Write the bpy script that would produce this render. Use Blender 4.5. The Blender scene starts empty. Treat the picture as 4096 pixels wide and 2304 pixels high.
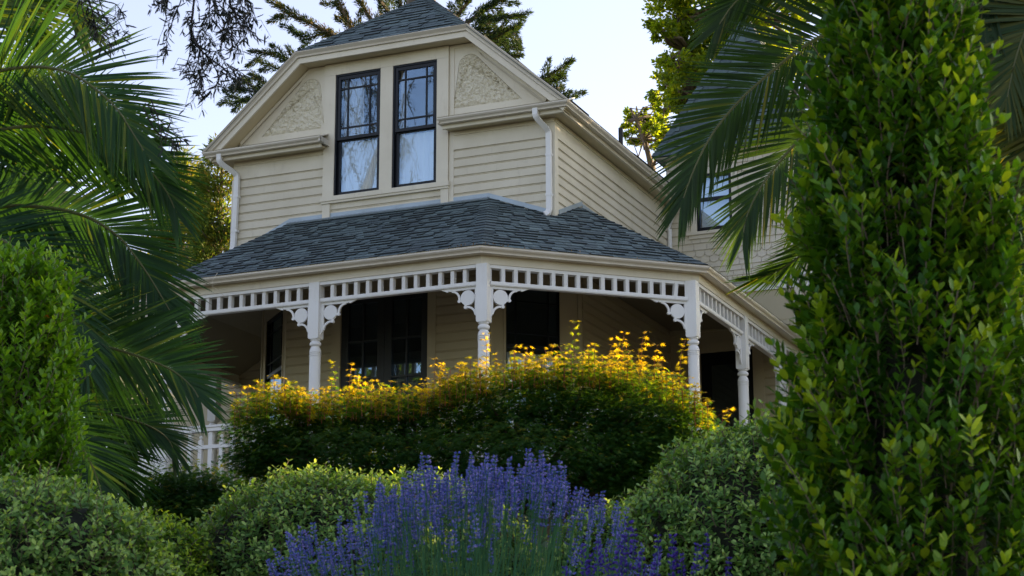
import bpy, math, random
import numpy as np
from mathutils import Matrix, Vector
rng = np.random.default_rng(7); random.seed(7)
S = bpy.context.scene
COL = S.collection
# ------------------------------------------------------------------ camera
CAM = np.array([8.752, -21.612, -5.413])
_p, _r, _s = math.radians(14.223), math.radians(-0.088), math.radians(23.352)
FW = np.array([-math.sin(_s)*math.cos(_p), math.cos(_s)*math.cos(_p), math.sin(_p)])
_rt = np.array([math.cos(_s), math.sin(_s), 0.0]); _up = np.cross(_rt, FW)
RT = math.cos(_r)*_rt + math.sin(_r)*_up; UP = -math.sin(_r)*_rt + math.cos(_r)*_up
FPX = 7761.75                      # focal length in pixels of the 4096 wide photograph
cd = bpy.data.cameras.new('camera'); cam = bpy.data.objects.new('camera', cd); COL.objects.link(cam)
cam.matrix_world = Matrix(((RT[0], UP[0], -FW[0], CAM[0]), (RT[1], UP[1], -FW[1], CAM[1]), (RT[2], UP[2], -FW[2], CAM[2]), (0, 0, 0, 1)))
cd.sensor_width = 36; cd.lens = FPX/4096*36; cd.clip_start = .05; cd.clip_end = 3000
cd.dof.use_dof = True; cd.dof.focus_distance = 22.0; cd.dof.aperture_fstop = 16
S.camera = cam
def at(vx, vy, d):                 # a point d metres deep, seen at (vx, vy) of the 2576 wide view
    u, v = vx*1.5901, vy*1.5901
    return CAM + d*(FW + RT*(u-2048)/FPX - UP*(v-1152)/FPX)
def px(d): return 1.5901*d/FPX     # metres per view pixel at depth d
# ------------------------------------------------------------------ light
SUN_AZ, SUN_EL = math.radians(38), math.radians(15)
W = bpy.data.worlds.new('World'); S.world = W; W.use_nodes = True
nt = W.node_tree; bg = nt.nodes['Background']; sky = nt.nodes.new('ShaderNodeTexSky')
sky.sky_type = 'NISHITA'; sky.sun_disc = False; sky.sun_elevation = SUN_EL; sky.sun_rotation = SUN_AZ
sky.air_density = 1.1; sky.dust_density = 1.0; sky.ozone_density = 2.0
hs = nt.nodes.new('ShaderNodeHueSaturation'); hs.inputs['Saturation'].default_value = .66; hs.inputs['Hue'].default_value = .528
nt.links.new(sky.outputs[0], hs.inputs['Color']); nt.links.new(hs.outputs[0], bg.inputs[0]); bg.inputs[1].default_value = .105
sl = bpy.data.lights.new('sun', 'SUN'); so = bpy.data.objects.new('sun', sl); COL.objects.link(so)
sl.energy = 5.0; sl.angle = math.radians(.6); sl.color = (1, .72, .42)
SD = Vector((math.sin(SUN_AZ)*math.cos(SUN_EL), math.cos(SUN_AZ)*math.cos(SUN_EL), math.sin(SUN_EL)))
so.rotation_euler = SD.to_track_quat('Z', 'Y').to_euler(); so.location = SD*60
S.view_settings.view_transform = 'Standard'; S.view_settings.look = 'None'; S.view_settings.gamma = 1
S.view_settings.exposure = 1.88
S.cycles.max_bounces = 7; S.cycles.transparent_max_bounces = 12; S.cycles.transmission_bounces = 5
# ------------------------------------------------------------------ materials
def newmat(name):
    m = bpy.data.materials.new(name); m.use_nodes = True; return m, m.node_tree, m.node_tree.nodes['Principled BSDF']
def N(t, ty, **k):
    n = t.nodes.new(ty)
    for a, b in k.items(): setattr(n, a, b)
    return n
def paint(name, col, rough=.5, var=.06, bump=.12, scale=30, dirt=0.0, streak=False, metal=0.0, spec=.5):
    m, t, b = newmat(name); L = t.links.new
    co = N(t, 'ShaderNodeTexCoord'); n1 = N(t, 'ShaderNodeTexNoise'); n1.inputs['Scale'].default_value = 2.2; n1.inputs['Detail'].default_value = 6
    L(co.outputs['Object'], n1.inputs['Vector'])
    r = N(t, 'ShaderNodeValToRGB'); c = np.array(col)
    r.color_ramp.elements[0].position = .3; r.color_ramp.elements[1].position = .72
    r.color_ramp.elements[0].color = (*(c*(1-var)*np.array([1, .985, .95])), 1); r.color_ramp.elements[1].color = (*np.minimum(c*(1+var*.6), 1), 1)
    L(n1.outputs[0], r.inputs[0]); last = r.outputs[0]
    if dirt:
        n3 = N(t, 'ShaderNodeTexNoise'); n3.inputs['Scale'].default_value = 9; n3.inputs['Detail'].default_value = 8; n3.inputs['Roughness'].default_value = .75
        mp = N(t, 'ShaderNodeMapping'); mp.inputs['Scale'].default_value = (1, 1, .25); L(co.outputs['Object'], mp.inputs[0]); L(mp.outputs[0], n3.inputs['Vector'])
        r3 = N(t, 'ShaderNodeValToRGB'); r3.color_ramp.elements[0].position = .56; r3.color_ramp.elements[1].position = .78
        r3.color_ramp.elements[0].color = (0, 0, 0, 1); r3.color_ramp.elements[1].color = (dirt,)*3+(1,)
        L(n3.outputs[0], r3.inputs[0]); mx = N(t, 'ShaderNodeMixRGB'); L(r3.outputs[0], mx.inputs[0]); L(last, mx.inputs[1]); mx.inputs[2].default_value = (.22, .18, .12, 1); last = mx.outputs[0]
    L(last, b.inputs['Base Color'])
    b.inputs['Roughness'].default_value = rough; b.inputs['Metallic'].default_value = metal; b.inputs['Specular IOR Level'].default_value = spec
    n2 = N(t, 'ShaderNodeTexNoise'); n2.inputs['Scale'].default_value = scale; n2.inputs['Detail'].default_value = 5; L(co.outputs['Object'], n2.inputs['Vector'])
    bu = N(t, 'ShaderNodeBump'); bu.inputs['Strength'].default_value = bump; bu.inputs['Distance'].default_value = .01; L(n2.outputs[0], bu.inputs['Height']); L(bu.outputs[0], b.inputs['Normal'])
    return m
M = {}
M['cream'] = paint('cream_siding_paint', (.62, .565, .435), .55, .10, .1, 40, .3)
M['trim'] = paint('trim_paint', (.66, .605, .475), .5, .08, .08, 40, .28)
M['white'] = paint('white_paint', (.74, .735, .71), .45, .05, .10, 55, .18)
M['gutter'] = paint('gutter_enamel', (.58, .53, .43), .30, .07, .03, 20, .25)
M['soffit'] = paint('soffit_paint', (.56, .48, .31), .6, .05, .08, 30, .12)
M['under'] = paint('shaded_porch_cream', (.46, .40, .26), .6, .05, .08, 30, .05)  # the siding cream darkened, porch shade put into the colour
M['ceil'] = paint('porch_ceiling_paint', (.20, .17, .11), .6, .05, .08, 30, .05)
M['navy'] = paint('dark_sash_paint', (.003, .005, .008), .35, .1, .04, 40, spec=.25)
M['doorpaint'] = paint('black_door_paint', (.016, .019, .022), .4, .1, .04, 40)
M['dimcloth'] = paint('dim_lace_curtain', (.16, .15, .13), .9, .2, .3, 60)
M['skirt'] = paint('shaded_porch_skirt', (.10, .10, .085), .7)  # dark tone stands in for the shade below the porch
M['zinc'] = paint('galvanised_steel', (.30, .36, .40), .45, .15, .05, 15, 0, metal=.4)
M['pipe'] = paint('black_iron', (.02, .02, .022), .4, .1, .05, 20, 0, metal=.5)
M['copper'] = paint('weathered_copper', (.20, .11, .07), .35, .2, .05, 20, 0, metal=.8)
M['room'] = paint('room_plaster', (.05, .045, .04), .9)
M['floor'] = paint('porch_floor_boards', (.16, .15, .14), .7)
M['curtain'] = paint('curtain_cloth', (.80, .80, .78), .9, .03, .3, 60)
M['bark'] = paint('bark', (.13, .10, .07), .9, .35, .8, 14)
M['twig'] = paint('dark_twig', (.018, .013, .011), .9, .3, .5, 20)
M['core_shade'] = paint('foliage_shade', (.014, .018, .010), .95, .4, .6, 30)  # near-black solid cores stand for the shade deep inside the foliage
M['redtwig'] = paint('red_twig', (.32, .08, .04), .7, .2, .3, 20)
def stucco():
    m, t, b = newmat('rough_stucco'); L = t.links.new; co = N(t, 'ShaderNodeTexCoord')
    n = N(t, 'ShaderNodeTexNoise'); n.inputs['Scale'].default_value = 17; n.inputs['Detail'].default_value = 3; n.inputs['Distortion'].default_value = 1.6
    L(co.outputs['Object'], n.inputs['Vector'])
    r = N(t, 'ShaderNodeValToRGB'); r.color_ramp.elements[0].position = .4; r.color_ramp.elements[1].position = .6; L(n.outputs[0], r.inputs[0])
    bu = N(t, 'ShaderNodeBump'); bu.inputs['Strength'].default_value = .4; bu.inputs['Distance'].default_value = .01; L(r.outputs[0], bu.inputs['Height']); L(bu.outputs[0], b.inputs['Normal'])
    b.inputs['Base Color'].default_value = (.64, .59, .45, 1); b.inputs['Roughness'].default_value = .7
    return m
M['stucco'] = stucco()
def shingle():
    m, t, b = newmat('asphalt_shingle'); L = t.links.new
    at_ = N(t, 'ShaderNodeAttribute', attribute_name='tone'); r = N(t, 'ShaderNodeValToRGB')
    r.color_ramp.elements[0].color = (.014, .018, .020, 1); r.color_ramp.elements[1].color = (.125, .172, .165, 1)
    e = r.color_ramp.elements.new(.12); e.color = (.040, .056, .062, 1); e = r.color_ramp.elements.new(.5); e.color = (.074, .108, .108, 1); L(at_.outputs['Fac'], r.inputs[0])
    co = N(t, 'ShaderNodeTexCoord'); n = N(t, 'ShaderNodeTexNoise'); n.inputs['Scale'].default_value = 190; n.inputs['Detail'].default_value = 3; L(co.outputs['Object'], n.inputs['Vector'])
    n2 = N(t, 'ShaderNodeTexNoise'); n2.inputs['Scale'].default_value = 1.6; n2.inputs['Detail'].default_value = 5; L(co.outputs['Object'], n2.inputs['Vector'])
    mx = N(t, 'ShaderNodeMixRGB', blend_type='OVERLAY'); mx.inputs[0].default_value = .7; L(r.outputs[0], mx.inputs[1]); L(n.outputs[0], mx.inputs[2])
    mx2 = N(t, 'ShaderNodeMixRGB', blend_type='OVERLAY'); mx2.inputs[0].default_value = .5; L(mx.outputs[0], mx2.inputs[1]); L(n2.outputs[0], mx2.inputs[2])
    L(mx2.outputs[0], b.inputs['Base Color']); b.inputs['Roughness'].default_value = .85
    bu = N(t, 'ShaderNodeBump'); bu.inputs['Strength'].default_value = .5; bu.inputs['Distance'].default_value = .004; L(n.outputs[0], bu.inputs['Height']); L(bu.outputs[0], b.inputs['Normal'])
    return m
M['shingle'] = shingle()
def glass():
    m, t, b = newmat('window_glass'); L = t.links.new; t.nodes.remove(b)
    tr = N(t, 'ShaderNodeBsdfTransparent'); tr.inputs[0].default_value = (.90, .93, .95, 1); gl = N(t, 'ShaderNodeBsdfGlossy'); gl.inputs['Roughness'].default_value = .01
    gl.inputs[0].default_value = (.55, .78, 1, 1)
    lw = N(t, 'ShaderNodeLayerWeight'); lw.inputs[0].default_value = .5; pw = N(t, 'ShaderNodeMath', operation='POWER'); pw.inputs[1].default_value = 3.5; L(lw.outputs['Facing'], pw.inputs[0])
    ma = N(t, 'ShaderNodeMath', operation='MULTIPLY_ADD'); ma.inputs[1].default_value = .35; ma.inputs[2].default_value = .11; L(pw.outputs[0], ma.inputs[0])
    co = N(t, 'ShaderNodeTexCoord'); n = N(t, 'ShaderNodeTexNoise'); n.inputs['Scale'].default_value = 2.5; L(co.outputs['Object'], n.inputs['Vector'])
    bu = N(t, 'ShaderNodeBump'); bu.inputs['Strength'].default_value = .02; bu.inputs['Distance'].default_value = .01; L(n.outputs[0], bu.inputs['Height']); L(bu.outputs[0], gl.inputs['Normal'])
    mx = N(t, 'ShaderNodeMixShader'); L(ma.outputs[0], mx.inputs[0]); L(tr.outputs[0], mx.inputs[1]); L(gl.outputs[0], mx.inputs[2]); L(mx.outputs[0], t.nodes['Material Output'].inputs[0])
    return m
M['glass'] = glass()
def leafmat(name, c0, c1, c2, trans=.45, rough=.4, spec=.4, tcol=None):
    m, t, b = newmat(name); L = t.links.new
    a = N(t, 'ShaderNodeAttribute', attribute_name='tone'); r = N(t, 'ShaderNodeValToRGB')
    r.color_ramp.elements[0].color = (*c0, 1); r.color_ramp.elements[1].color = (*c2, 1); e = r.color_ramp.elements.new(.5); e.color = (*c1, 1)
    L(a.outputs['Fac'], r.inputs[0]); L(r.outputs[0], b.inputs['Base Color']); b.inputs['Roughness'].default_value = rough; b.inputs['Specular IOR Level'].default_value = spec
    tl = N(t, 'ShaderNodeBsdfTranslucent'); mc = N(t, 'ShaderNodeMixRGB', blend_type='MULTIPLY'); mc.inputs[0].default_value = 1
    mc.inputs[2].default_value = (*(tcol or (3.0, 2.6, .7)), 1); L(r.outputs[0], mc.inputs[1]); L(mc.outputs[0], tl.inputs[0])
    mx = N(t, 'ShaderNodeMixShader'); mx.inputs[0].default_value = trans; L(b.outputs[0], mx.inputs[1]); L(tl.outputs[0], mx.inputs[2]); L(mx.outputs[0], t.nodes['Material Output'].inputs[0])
    return m
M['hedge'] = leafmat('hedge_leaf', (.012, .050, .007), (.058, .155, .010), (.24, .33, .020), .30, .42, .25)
M['hedge2'] = leafmat('box_leaf', (.045, .120, .014), (.085, .20, .016), (.17, .30, .02), .4, .4, .35)
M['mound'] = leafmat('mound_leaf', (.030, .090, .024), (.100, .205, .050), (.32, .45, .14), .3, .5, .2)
M['mound2'] = leafmat('mound_leaf_yellow', (.030, .09, .016), (.095, .19, .022), (.34, .46, .05), .35, .5, .2)
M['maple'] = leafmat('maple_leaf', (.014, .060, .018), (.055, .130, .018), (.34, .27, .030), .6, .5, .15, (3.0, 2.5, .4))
M['palm'] = leafmat('palm_leaflet', (.010, .034, .016), (.020, .058, .018), (.10, .13, .016), .30, .5, .16, (3.2, 3.0, .5))
M['palm2'] = leafmat('palm_leaflet_olive', (.012, .034, .012), (.026, .058, .018), (.15, .14, .025), .32, .5, .18, (3.6, 3.2, .4))
M['rachis'] = leafmat('palm_rachis', (.09, .10, .03), (.11, .12, .035), (.2, .18, .07), .1)
M['cypress'] = leafmat('cypress_spray', (.014, .036, .018), (.034, .060, .020), (.17, .085, .022), .2, .7, .2)
M['conifer'] = leafmat('conifer_spray', (.030, .065, .022), (.075, .125, .028), (.20, .15, .035), .35, .7, .2)
M['broad'] = leafmat('broadleaf', (.035, .080, .010), (.095, .150, .014), (.22, .23, .022), .6, .5, .3, (4.2, 3.4, .5))
M['gum'] = leafmat('narrow_leaf', (.006, .012, .010), (.012, .018, .012), (.06, .035, .022), .12, .5, .3)
M['lavleaf'] = leafmat('lavender_stem', (.018, .085, .050), (.035, .12, .065), (.08, .17, .07), .15, .6, .2)
M['lav'] = leafmat('lavender_flower', (.085, .115, .42), (.150, .185, .56), (.42, .34, .68), .2, .7, .2, (1.3, 1.1, 1.4))
M['lavdeep'] = leafmat('lavender_flower_deep', (.045, .025, .24), (.08, .045, .38), (.15, .08, .50), .2, .7, .2, (1.3, 1.1, 1.4))
M['orange'] = leafmat('withered_leaf', (.55, .12, .015), (.6, .16, .02), (.7, .25, .03), .4, .6, .2, (1.3, 1, .6))
# ------------------------------------------------------------------ mesh helpers
def link(name, me, mat, parent=None):
    o = bpy.data.objects.new(name, me); COL.objects.link(o)
    if mat is not None and not me.materials: me.materials.append(mat)
    if parent is not None: o.parent = parent
    return o
def empty(name, loc=(0, 0, 0)):
    o = bpy.data.objects.new(name, None); COL.objects.link(o); o.location = loc; o.empty_display_size = .3; return o
def tag(o, label, cat, group=None, kind=None):
    if label: o['label'] = label
    if cat: o['category'] = cat
    if group: o['group'] = group
    if kind: o['kind'] = kind
    return o
def npmesh(name, V, F, tone=None, smooth=False):   # V (n,3), F list of equal sized index arrays
    me = bpy.data.meshes.new(name); V = np.asarray(V, np.float32)
    me.vertices.add(len(V)); me.vertices.foreach_set('co', V.ravel())
    Fs = [np.asarray(f, np.int32) for f in F if len(f)]
    tot = sum(f.size for f in Fs); nf = sum(len(f) for f in Fs)
    me.loops.add(tot); me.loops.foreach_set('vertex_index', np.concatenate([f.ravel() for f in Fs]))
    me.polygons.add(nf); st = []; o = 0
    for f in Fs:
        st.append(o+np.arange(len(f))*f.shape[1]); o += f.size
    me.polygons.foreach_set('loop_start', np.concatenate(st).astype(np.int32))
    if smooth: me.polygons.foreach_set('use_smooth', np.ones(nf, bool))
    me.update(calc_edges=True)
    if tone is not None:
        a = me.attributes.new('tone', 'FLOAT', 'POINT'); a.data.foreach_set('value', np.asarray(tone, np.float32))
    return me
class MB:
    def __init__(s): s.v = []; s.f = []; s.t = []
    def add(s, vs, fs, tone=None):
        o = len(s.v); s.v += [tuple(float(c) for c in v) for v in vs]; s.f += [tuple(i+o for i in f) for f in fs]
        s.t += [tone if tone is not None else .5]*len(vs)
    def hexa(s, P, tone=None): s.add(P, [(0, 3, 2, 1), (4, 5, 6, 7), (0, 1, 5, 4), (1, 2, 6, 5), (2, 3, 7, 6), (3, 0, 4, 7)], tone)
    def box(s, x0, x1, y0, y1, z0, z1): s.fb(WF, x0, x1, y0, y1, z0, z1)
    def fb(s, F, u0, u1, n0, n1, z0, z1):
        P = [F.p(u0, n0, z0), F.p(u1, n0, z0), F.p(u1, n1, z0), F.p(u0, n1, z0), F.p(u0, n0, z1), F.p(u1, n0, z1), F.p(u1, n1, z1), F.p(u0, n1, z1)]
        s.hexa(P)
    def poly(s, F, pts, n0, n1):      # outline in (u, z) extruded from n0 to n1
        k = len(pts); s.add([F.p(u, n0, z) for u, z in pts]+[F.p(u, n1, z) for u, z in pts],
                            [tuple(range(k)), tuple(range(2*k-1, k-1, -1))]+[(i, i+k, (i+1) % k+k, (i+1) % k) for i in range(k)])
    def sweep(s, prof, path, B, closed_prof=True, flip=1):   # profile (a, b): a along mitred in-plane normal, b along B
        B = np.array(B, float); path = [np.array(p, float) for p in path]; n = len(path); k = len(prof); nrm = []
        seg = [(path[i+1]-path[i])/np.linalg.norm(path[i+1]-path[i]) for i in range(n-1)]
        A = [np.cross(t, B)*flip for t in seg]
        for i in range(n):
            if i == 0: nrm.append(A[0])
            elif i == n-1: nrm.append(A[-1])
            else: nrm.append((A[i-1]+A[i])/(1+A[i-1]@A[i]))
        vs = [path[i]+a*nrm[i]+b*B for i in range(n) for a, b in prof]; fs = []
        kk = k if closed_prof else k-1
        for i in range(n-1):
            for j in range(kk): fs.append((i*k+j, i*k+(j+1) % k, (i+1)*k+(j+1) % k, (i+1)*k+j))
        if closed_prof: fs += [tuple(range(k))[::-1], tuple((n-1)*k+j for j in range(k))]
        s.add(vs, fs)
    def lathe(s, c, prof, seg=20):    # prof (r, z) round the vertical through c
        k = len(prof); vs = []; fs = []
        for j in range(seg):
            a = 2*math.pi*j/seg
            vs += [(c[0]+r*math.cos(a), c[1]+r*math.sin(a), z) for r, z in prof]
        for j in range(seg):
            for i in range(k-1): fs.append((j*k+i, ((j+1) % seg)*k+i, ((j+1) % seg)*k+i+1, j*k+i+1))
        s.add(vs, fs)
    def tube(s, pts, r, seg=8, tone=None):
        pts = [np.array(p, float) for p in pts]; n = len(pts); rs = r if hasattr(r, '__len__') else [r]*n; vs = []; fs = []
        for i, p in enumerate(pts):
            t = pts[min(i+1, n-1)]-pts[max(i-1, 0)]; t /= np.linalg.norm(t)+1e-9
            a = np.cross(t, (0, 0, 1) if abs(t[2]) < .95 else (1, 0, 0)); a /= np.linalg.norm(a); b = np.cross(t, a)
            for j in range(seg):
                q = 2*math.pi*j/seg; vs.append(p+rs[i]*(math.cos(q)*a+math.sin(q)*b))
        for i in range(n-1):
            for j in range(seg): fs.append((i*seg+j, i*seg+(j+1) % seg, (i+1)*seg+(j+1) % seg, (i+1)*seg+j))
        fs += [tuple(range(seg))[::-1], tuple((n-1)*seg+j for j in range(seg))]
        s.add(vs, fs, tone)
    def build(s, name, mat, parent=None, smooth=False, tone=False):
        me = bpy.data.meshes.new(name); me.from_pydata(s.v, [], s.f); me.update()
        bm_fix(me)
        if tone:
            a = me.attributes.new('tone', 'FLOAT', 'POINT'); a.data.foreach_set('value', s.t)
        if smooth:
            me.polygons.foreach_set('use_smooth', [True]*len(me.polygons))
            try: me.set_sharp_from_angle(angle=math.radians(38))
            except Exception: pass
        return link(name, me, mat, parent)
import bmesh
def bm_fix(me):
    b = bmesh.new(); b.from_mesh(me); bmesh.ops.recalc_face_normals(b, faces=b.faces); b.to_mesh(me); b.free()
class Fr:                              # a wall frame: u along the wall, n outward, z up
    def __init__(s, o, u):
        s.o = np.array([o[0], o[1], 0.]); u = np.array([u[0], u[1], 0.]); s.u = u/np.linalg.norm(u); s.n = np.array([s.u[1], -s.u[0], 0.])
    def p(s, u, n, z): return s.o+s.u*u+s.n*n+np.array([0, 0, z])
WF = Fr((0, 0), (1, 0)); WF.n = np.array([0, 1., 0])      # plain world axes
FRONT = Fr((0, 0), (1, 0))             # u = x, outward -y
SIDE = Fr((0, 0), (0, 1))              # u = y, outward +x
WING = Fr((0, 4.4), (1, 0))
CH = Fr((-.883, 0), (.883, .894)); CHL = math.hypot(.883, .894)     # cut corner, right
CHm = Fr((-4.68, .894), (.907, -.894)); CHmL = math.hypot(.907, .894)
Z1, DS = 2.471, .1187                  # bottom of the frieze board, siding exposure
def siding(mb, F, u0, u1, z0, z1, top=Z1, n=0.0, e=DS):    # drop siding: a cove and bead at the top of every board
    zs = []; k = 0
    while top-k*e > z0: zs.append(top-k*e); k += 1
    prof = []
    for zt in zs:
        zb = zt-e
        for dz, dn in ((0, .003), (-.007, .003), (-.009, .011), (-.014, .011), (-.016, .003), (-.022, .003), (-.027, .017), (-(e-.003), .018), (-(e-.0005), .015)):
            z = zt+dz
            if z0 <= z <= z1: prof.append((n+dn, z))
    prof = [(n+.002, z1)]+prof+[(n+.016, z0), (n-.05, z0), (n-.05, z1)]
    vs = [F.p(u, a, z) for u in (u0, u1) for a, z in prof]; k = len(prof)
    mb.add(vs, [(j, (j+1) % k, (j+1) % k+k, j+k) for j in range(k)]+[tuple(range(k)), tuple(range(2*k-1, k-1, -1))])
# leaves ------------------------------------------------------------
def unit(a): return a/(np.linalg.norm(a, axis=-1, keepdims=True)+1e-9)
def leaves(name, T, TF, pos, axis, nrm, sc, tone, mat, parent=None, wid=None):
    pos = np.asarray(pos); n = len(pos); axis = unit(axis); side = unit(np.cross(nrm, axis)); nn = np.cross(axis, side)
    sc = np.broadcast_to(np.asarray(sc, float), (n,)); w = sc if wid is None else np.broadcast_to(np.asarray(wid, float), (n,))
    T = np.asarray(T, float); k = len(T)
    V = pos[:, None]+sc[:, None, None]*(T[None, :, :1]*axis[:, None])+w[:, None, None]*(T[None, :, 1:2]*side[:, None])+sc[:, None, None]*(T[None, :, 2:]*nn[:, None])
    F = [(np.asarray(f)[None]+(np.arange(n)*k)[:, None, None]).reshape(-1, np.asarray(f).shape[1]) for f in TF]
    me = npmesh(name, V.reshape(-1, 3), F, np.repeat(np.clip(tone, 0, 1), k))
    return link(name, me, mat, parent)
OVAL = ([(0, 0, 0), (.28, .20, .03), (.28, -.20, .03), (.68, .23, .03), (.68, -.23, .03), (1, 0, -.04), (.28, 0, -.02), (.68, 0, -.02)],
        [[(0, 6, 1), (0, 2, 6), (3, 7, 5), (7, 4, 5)], [(1, 6, 7, 3), (6, 2, 4, 7)]])
DIAM = ([(0, 0, 0), (.45, .24, .03), (.45, -.24, .03), (1, 0, -.05)], [[(0, 3, 1), (0, 2, 3)]])
STRIP = ([(0, 0, 0), (.3, .07, 0), (.3, -.07, 0), (.75, .06, -.05), (.75, -.06, -.05), (1, 0, -.12)], [[(0, 2, 1), (3, 4, 5)], [(1, 2, 4, 3)]])
def star():
    v = [(0.05, 0, .04)]; L = [(180, .18), (140, .5), (115, .22), (72, .82), (45, .27), (22, .95), (11, .3), (0, 1.05)]
    L = [(150, .12), (128, .52), (100, .2), (66, .86), (42, .24), (26, .98), (14, .27), (0, 1.1)]
    A = L+[(-a, r) for a, r in L[-2::-1]]
    for a, r in A: v.append((r*math.cos(math.radians(a)), r*math.sin(math.radians(a)), -.16*r*r))
    k = len(A); return (v, [[(0, i+1, i+2) for i in range(k-1)]])
STAR = star()
def rnd(n, s=1.0): return rng.normal(size=(n, 3))*s
def strips(name, P, Wd, mat, parent=None, tone=.5):   # P (n,k,3) centre lines, Wd (n,k,3) half width vectors -> ribbons
    n, k = P.shape[:2]; V = np.stack([P+Wd, P-Wd], 2).reshape(-1, 3); base = (np.arange(n)*k*2)[:, None]
    q = np.array([(2*i, 2*i+1, 2*i+3, 2*i+2) for i in range(k-1)])
    F = (base[:, :, None]+q[None]).reshape(-1, 4)
    t = np.repeat(np.broadcast_to(tone, (n,)), 2*k)
    return link(name, npmesh(name, V, [F], t), mat, parent)
# ================================================================== TERRAIN
HD = np.array([-math.sin(_s), math.cos(_s)])
def ground_z(x, y):
    d = (x-CAM[0])*HD[0]+(y-CAM[1])*HD[1]
    return np.interp(d, [-60, 0, 3, 5.5, 19, 22, 400], [-7.6, -6.95, -6.4, -5.45, -3.3, -2.95, -3.6])
gs = np.concatenate([-np.geomspace(300, 30, 8), np.arange(-26, 27, 1.0), np.geomspace(30, 300, 8)])
GX, GY = np.meshgrid(gs, gs-8, indexing='ij'); GZ = ground_z(GX, GY)+.04*np.sin(GX*1.7)*np.cos(GY*1.3)
ng = len(gs); idx = np.arange(ng*ng).reshape(ng, ng)
gm = paint('garden_soil', (.060, .050, .032), .95, .4, .8, 12)
g = link('ground', npmesh('ground', np.stack([GX, GY, GZ], -1).reshape(-1, 3), [np.stack([idx[:-1, :-1], idx[1:, :-1], idx[1:, 1:], idx[:-1, 1:]], -1).reshape(-1, 4)], None, True), gm)
g['kind'] = 'structure'
# ================================================================== HOUSE
H = tag(empty('victorian_house', (-2.34, 2, -2.9)), 'cream two storey house with wraparound porch, grey shingle roofs and a steep roofed corner tower', 'house')
HOFF = Vector((2.34, -2, 2.9))
def part(mb, name, mat, parent=None, smooth=False, tone=False, label=None):
    o = mb.build(name, M[mat], None, smooth, tone); hp(o, parent)
    if label: o['label'] = label
    return o
def hp(o, parent=None):                # parent to the house (or a part of it) keeping world coordinates
    p = parent or H; o.parent = p
    if p is H: o.location = HOFF
    return o
EX, EZ = .32, 2.83                     # upper eave: overhang and outer lip height
SL = .895                              # main roof slope
RX0, RX1, RZ = -5.0, .32, 4.055        # clipped gable
TX0, TX1 = -3.61, -1.07
FL = -2.25                             # porch floor
# --- upper storey walls
mb = MB(); siding(mb, WF0 := Fr((0, 0), (1, 0)), -4.60, -3.30, .9, Z1+.004)
part(mb, 'front_siding', 'cream')
mb = MB(); siding(mb, WF0, -1.40, -.088, .9, Z1+.004); part(mb, 'front_siding', 'cream')
mb = MB(); siding(mb, WF0, -3.18, -1.46, .9, 1.985); part(mb, 'front_siding', 'cream')
mb = MB(); siding(mb, SF := Fr((0, 0), (0, 1)), .088, 4.42, .9, Z1+.004); part(mb, 'side_siding', 'cream')
for F, a, b, zz in ((WF0, -4.68, -3.30, 0), (WF0, -1.40, -.0, 0), (SF, -.0195, 4.40, .001)):
    mb = MB(); mb.fb(F, a, b, -.05, .022, Z1+zz, 2.72+zz); mb.fb(F, a+.02, b+.012, .0215, .034, 2.66, 2.70); part(mb, 'frieze_board', 'trim')
mb = MB(); mb.fb(WF0, -4.70, -4.60, -.05, .0235, .9, Z1-.001); part(mb, 'corner_board', 'trim')
mb = MB(); mb.fb(WF0, -.088, .0, -.05, .0235, .9, Z1-.001); mb.fb(SF, -.0235, .088, -.0, .0235, .9, Z1-.002); part(mb, 'corner_board', 'trim')
# other walls of the upper storey (left and back), rough shell
mb = MB(); mb.box(-4.70, -4.62, .002, 9, .9, 2.71); mb.box(-4.6, -.06, 8.9, 9, -2.9, 2.75); mb.box(-.08, -.05, 4.42, 9, -2.9, 2.75)
part(mb, 'rear_wall', 'cream')
from mathutils import noise
# --- gable wall with stucco panels
def lerp(a, b, t): return a+(b-a)*t
def rakez(x, off=0.0): return EZ+SL*(EX+.0-x)+off if x > -2.345 else EZ+SL*(x+4.69+EX)+off
gz = -.185
mb = MB()
def gpoly(xs, base, n0, n1, top=3.93, off=gz): mb.poly(WF0, [(xs[0], base)]+[(xs[-1], base)]+[(x, min(rakez(x, off), top)) for x in xs[::-1]], n0, n1)
gpoly([-4.62, -4.0, -3.63, -3.30], 2.722, -.05, -.004); part(mb, 'gable_wall', 'trim'); mb = MB(); gpoly([-1.45, -1.06, -.6, -.06], 2.722, -.05, -.004)
part(mb, 'gable_wall', 'trim')
def frame_ring(outer, inner, n0, n1):  # flat board between two outlines with the same number of points
    k = len(outer); vs = []
    for n in (n0, n1):
        for o in (outer, inner): vs += [WF0.p(u, n, z) for u, z in o]
    fs = []
    for i in range(k):
        j = (i+1) % k
        fs += [(2*k+i, 2*k+j, 3*k+j, 3*k+i), (i, k+i, k+j, j), (i, j, 2*k+j, 2*k+i), (k+i, 3*k+i, 3*k+j, k+j)]
    return vs, fs
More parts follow.
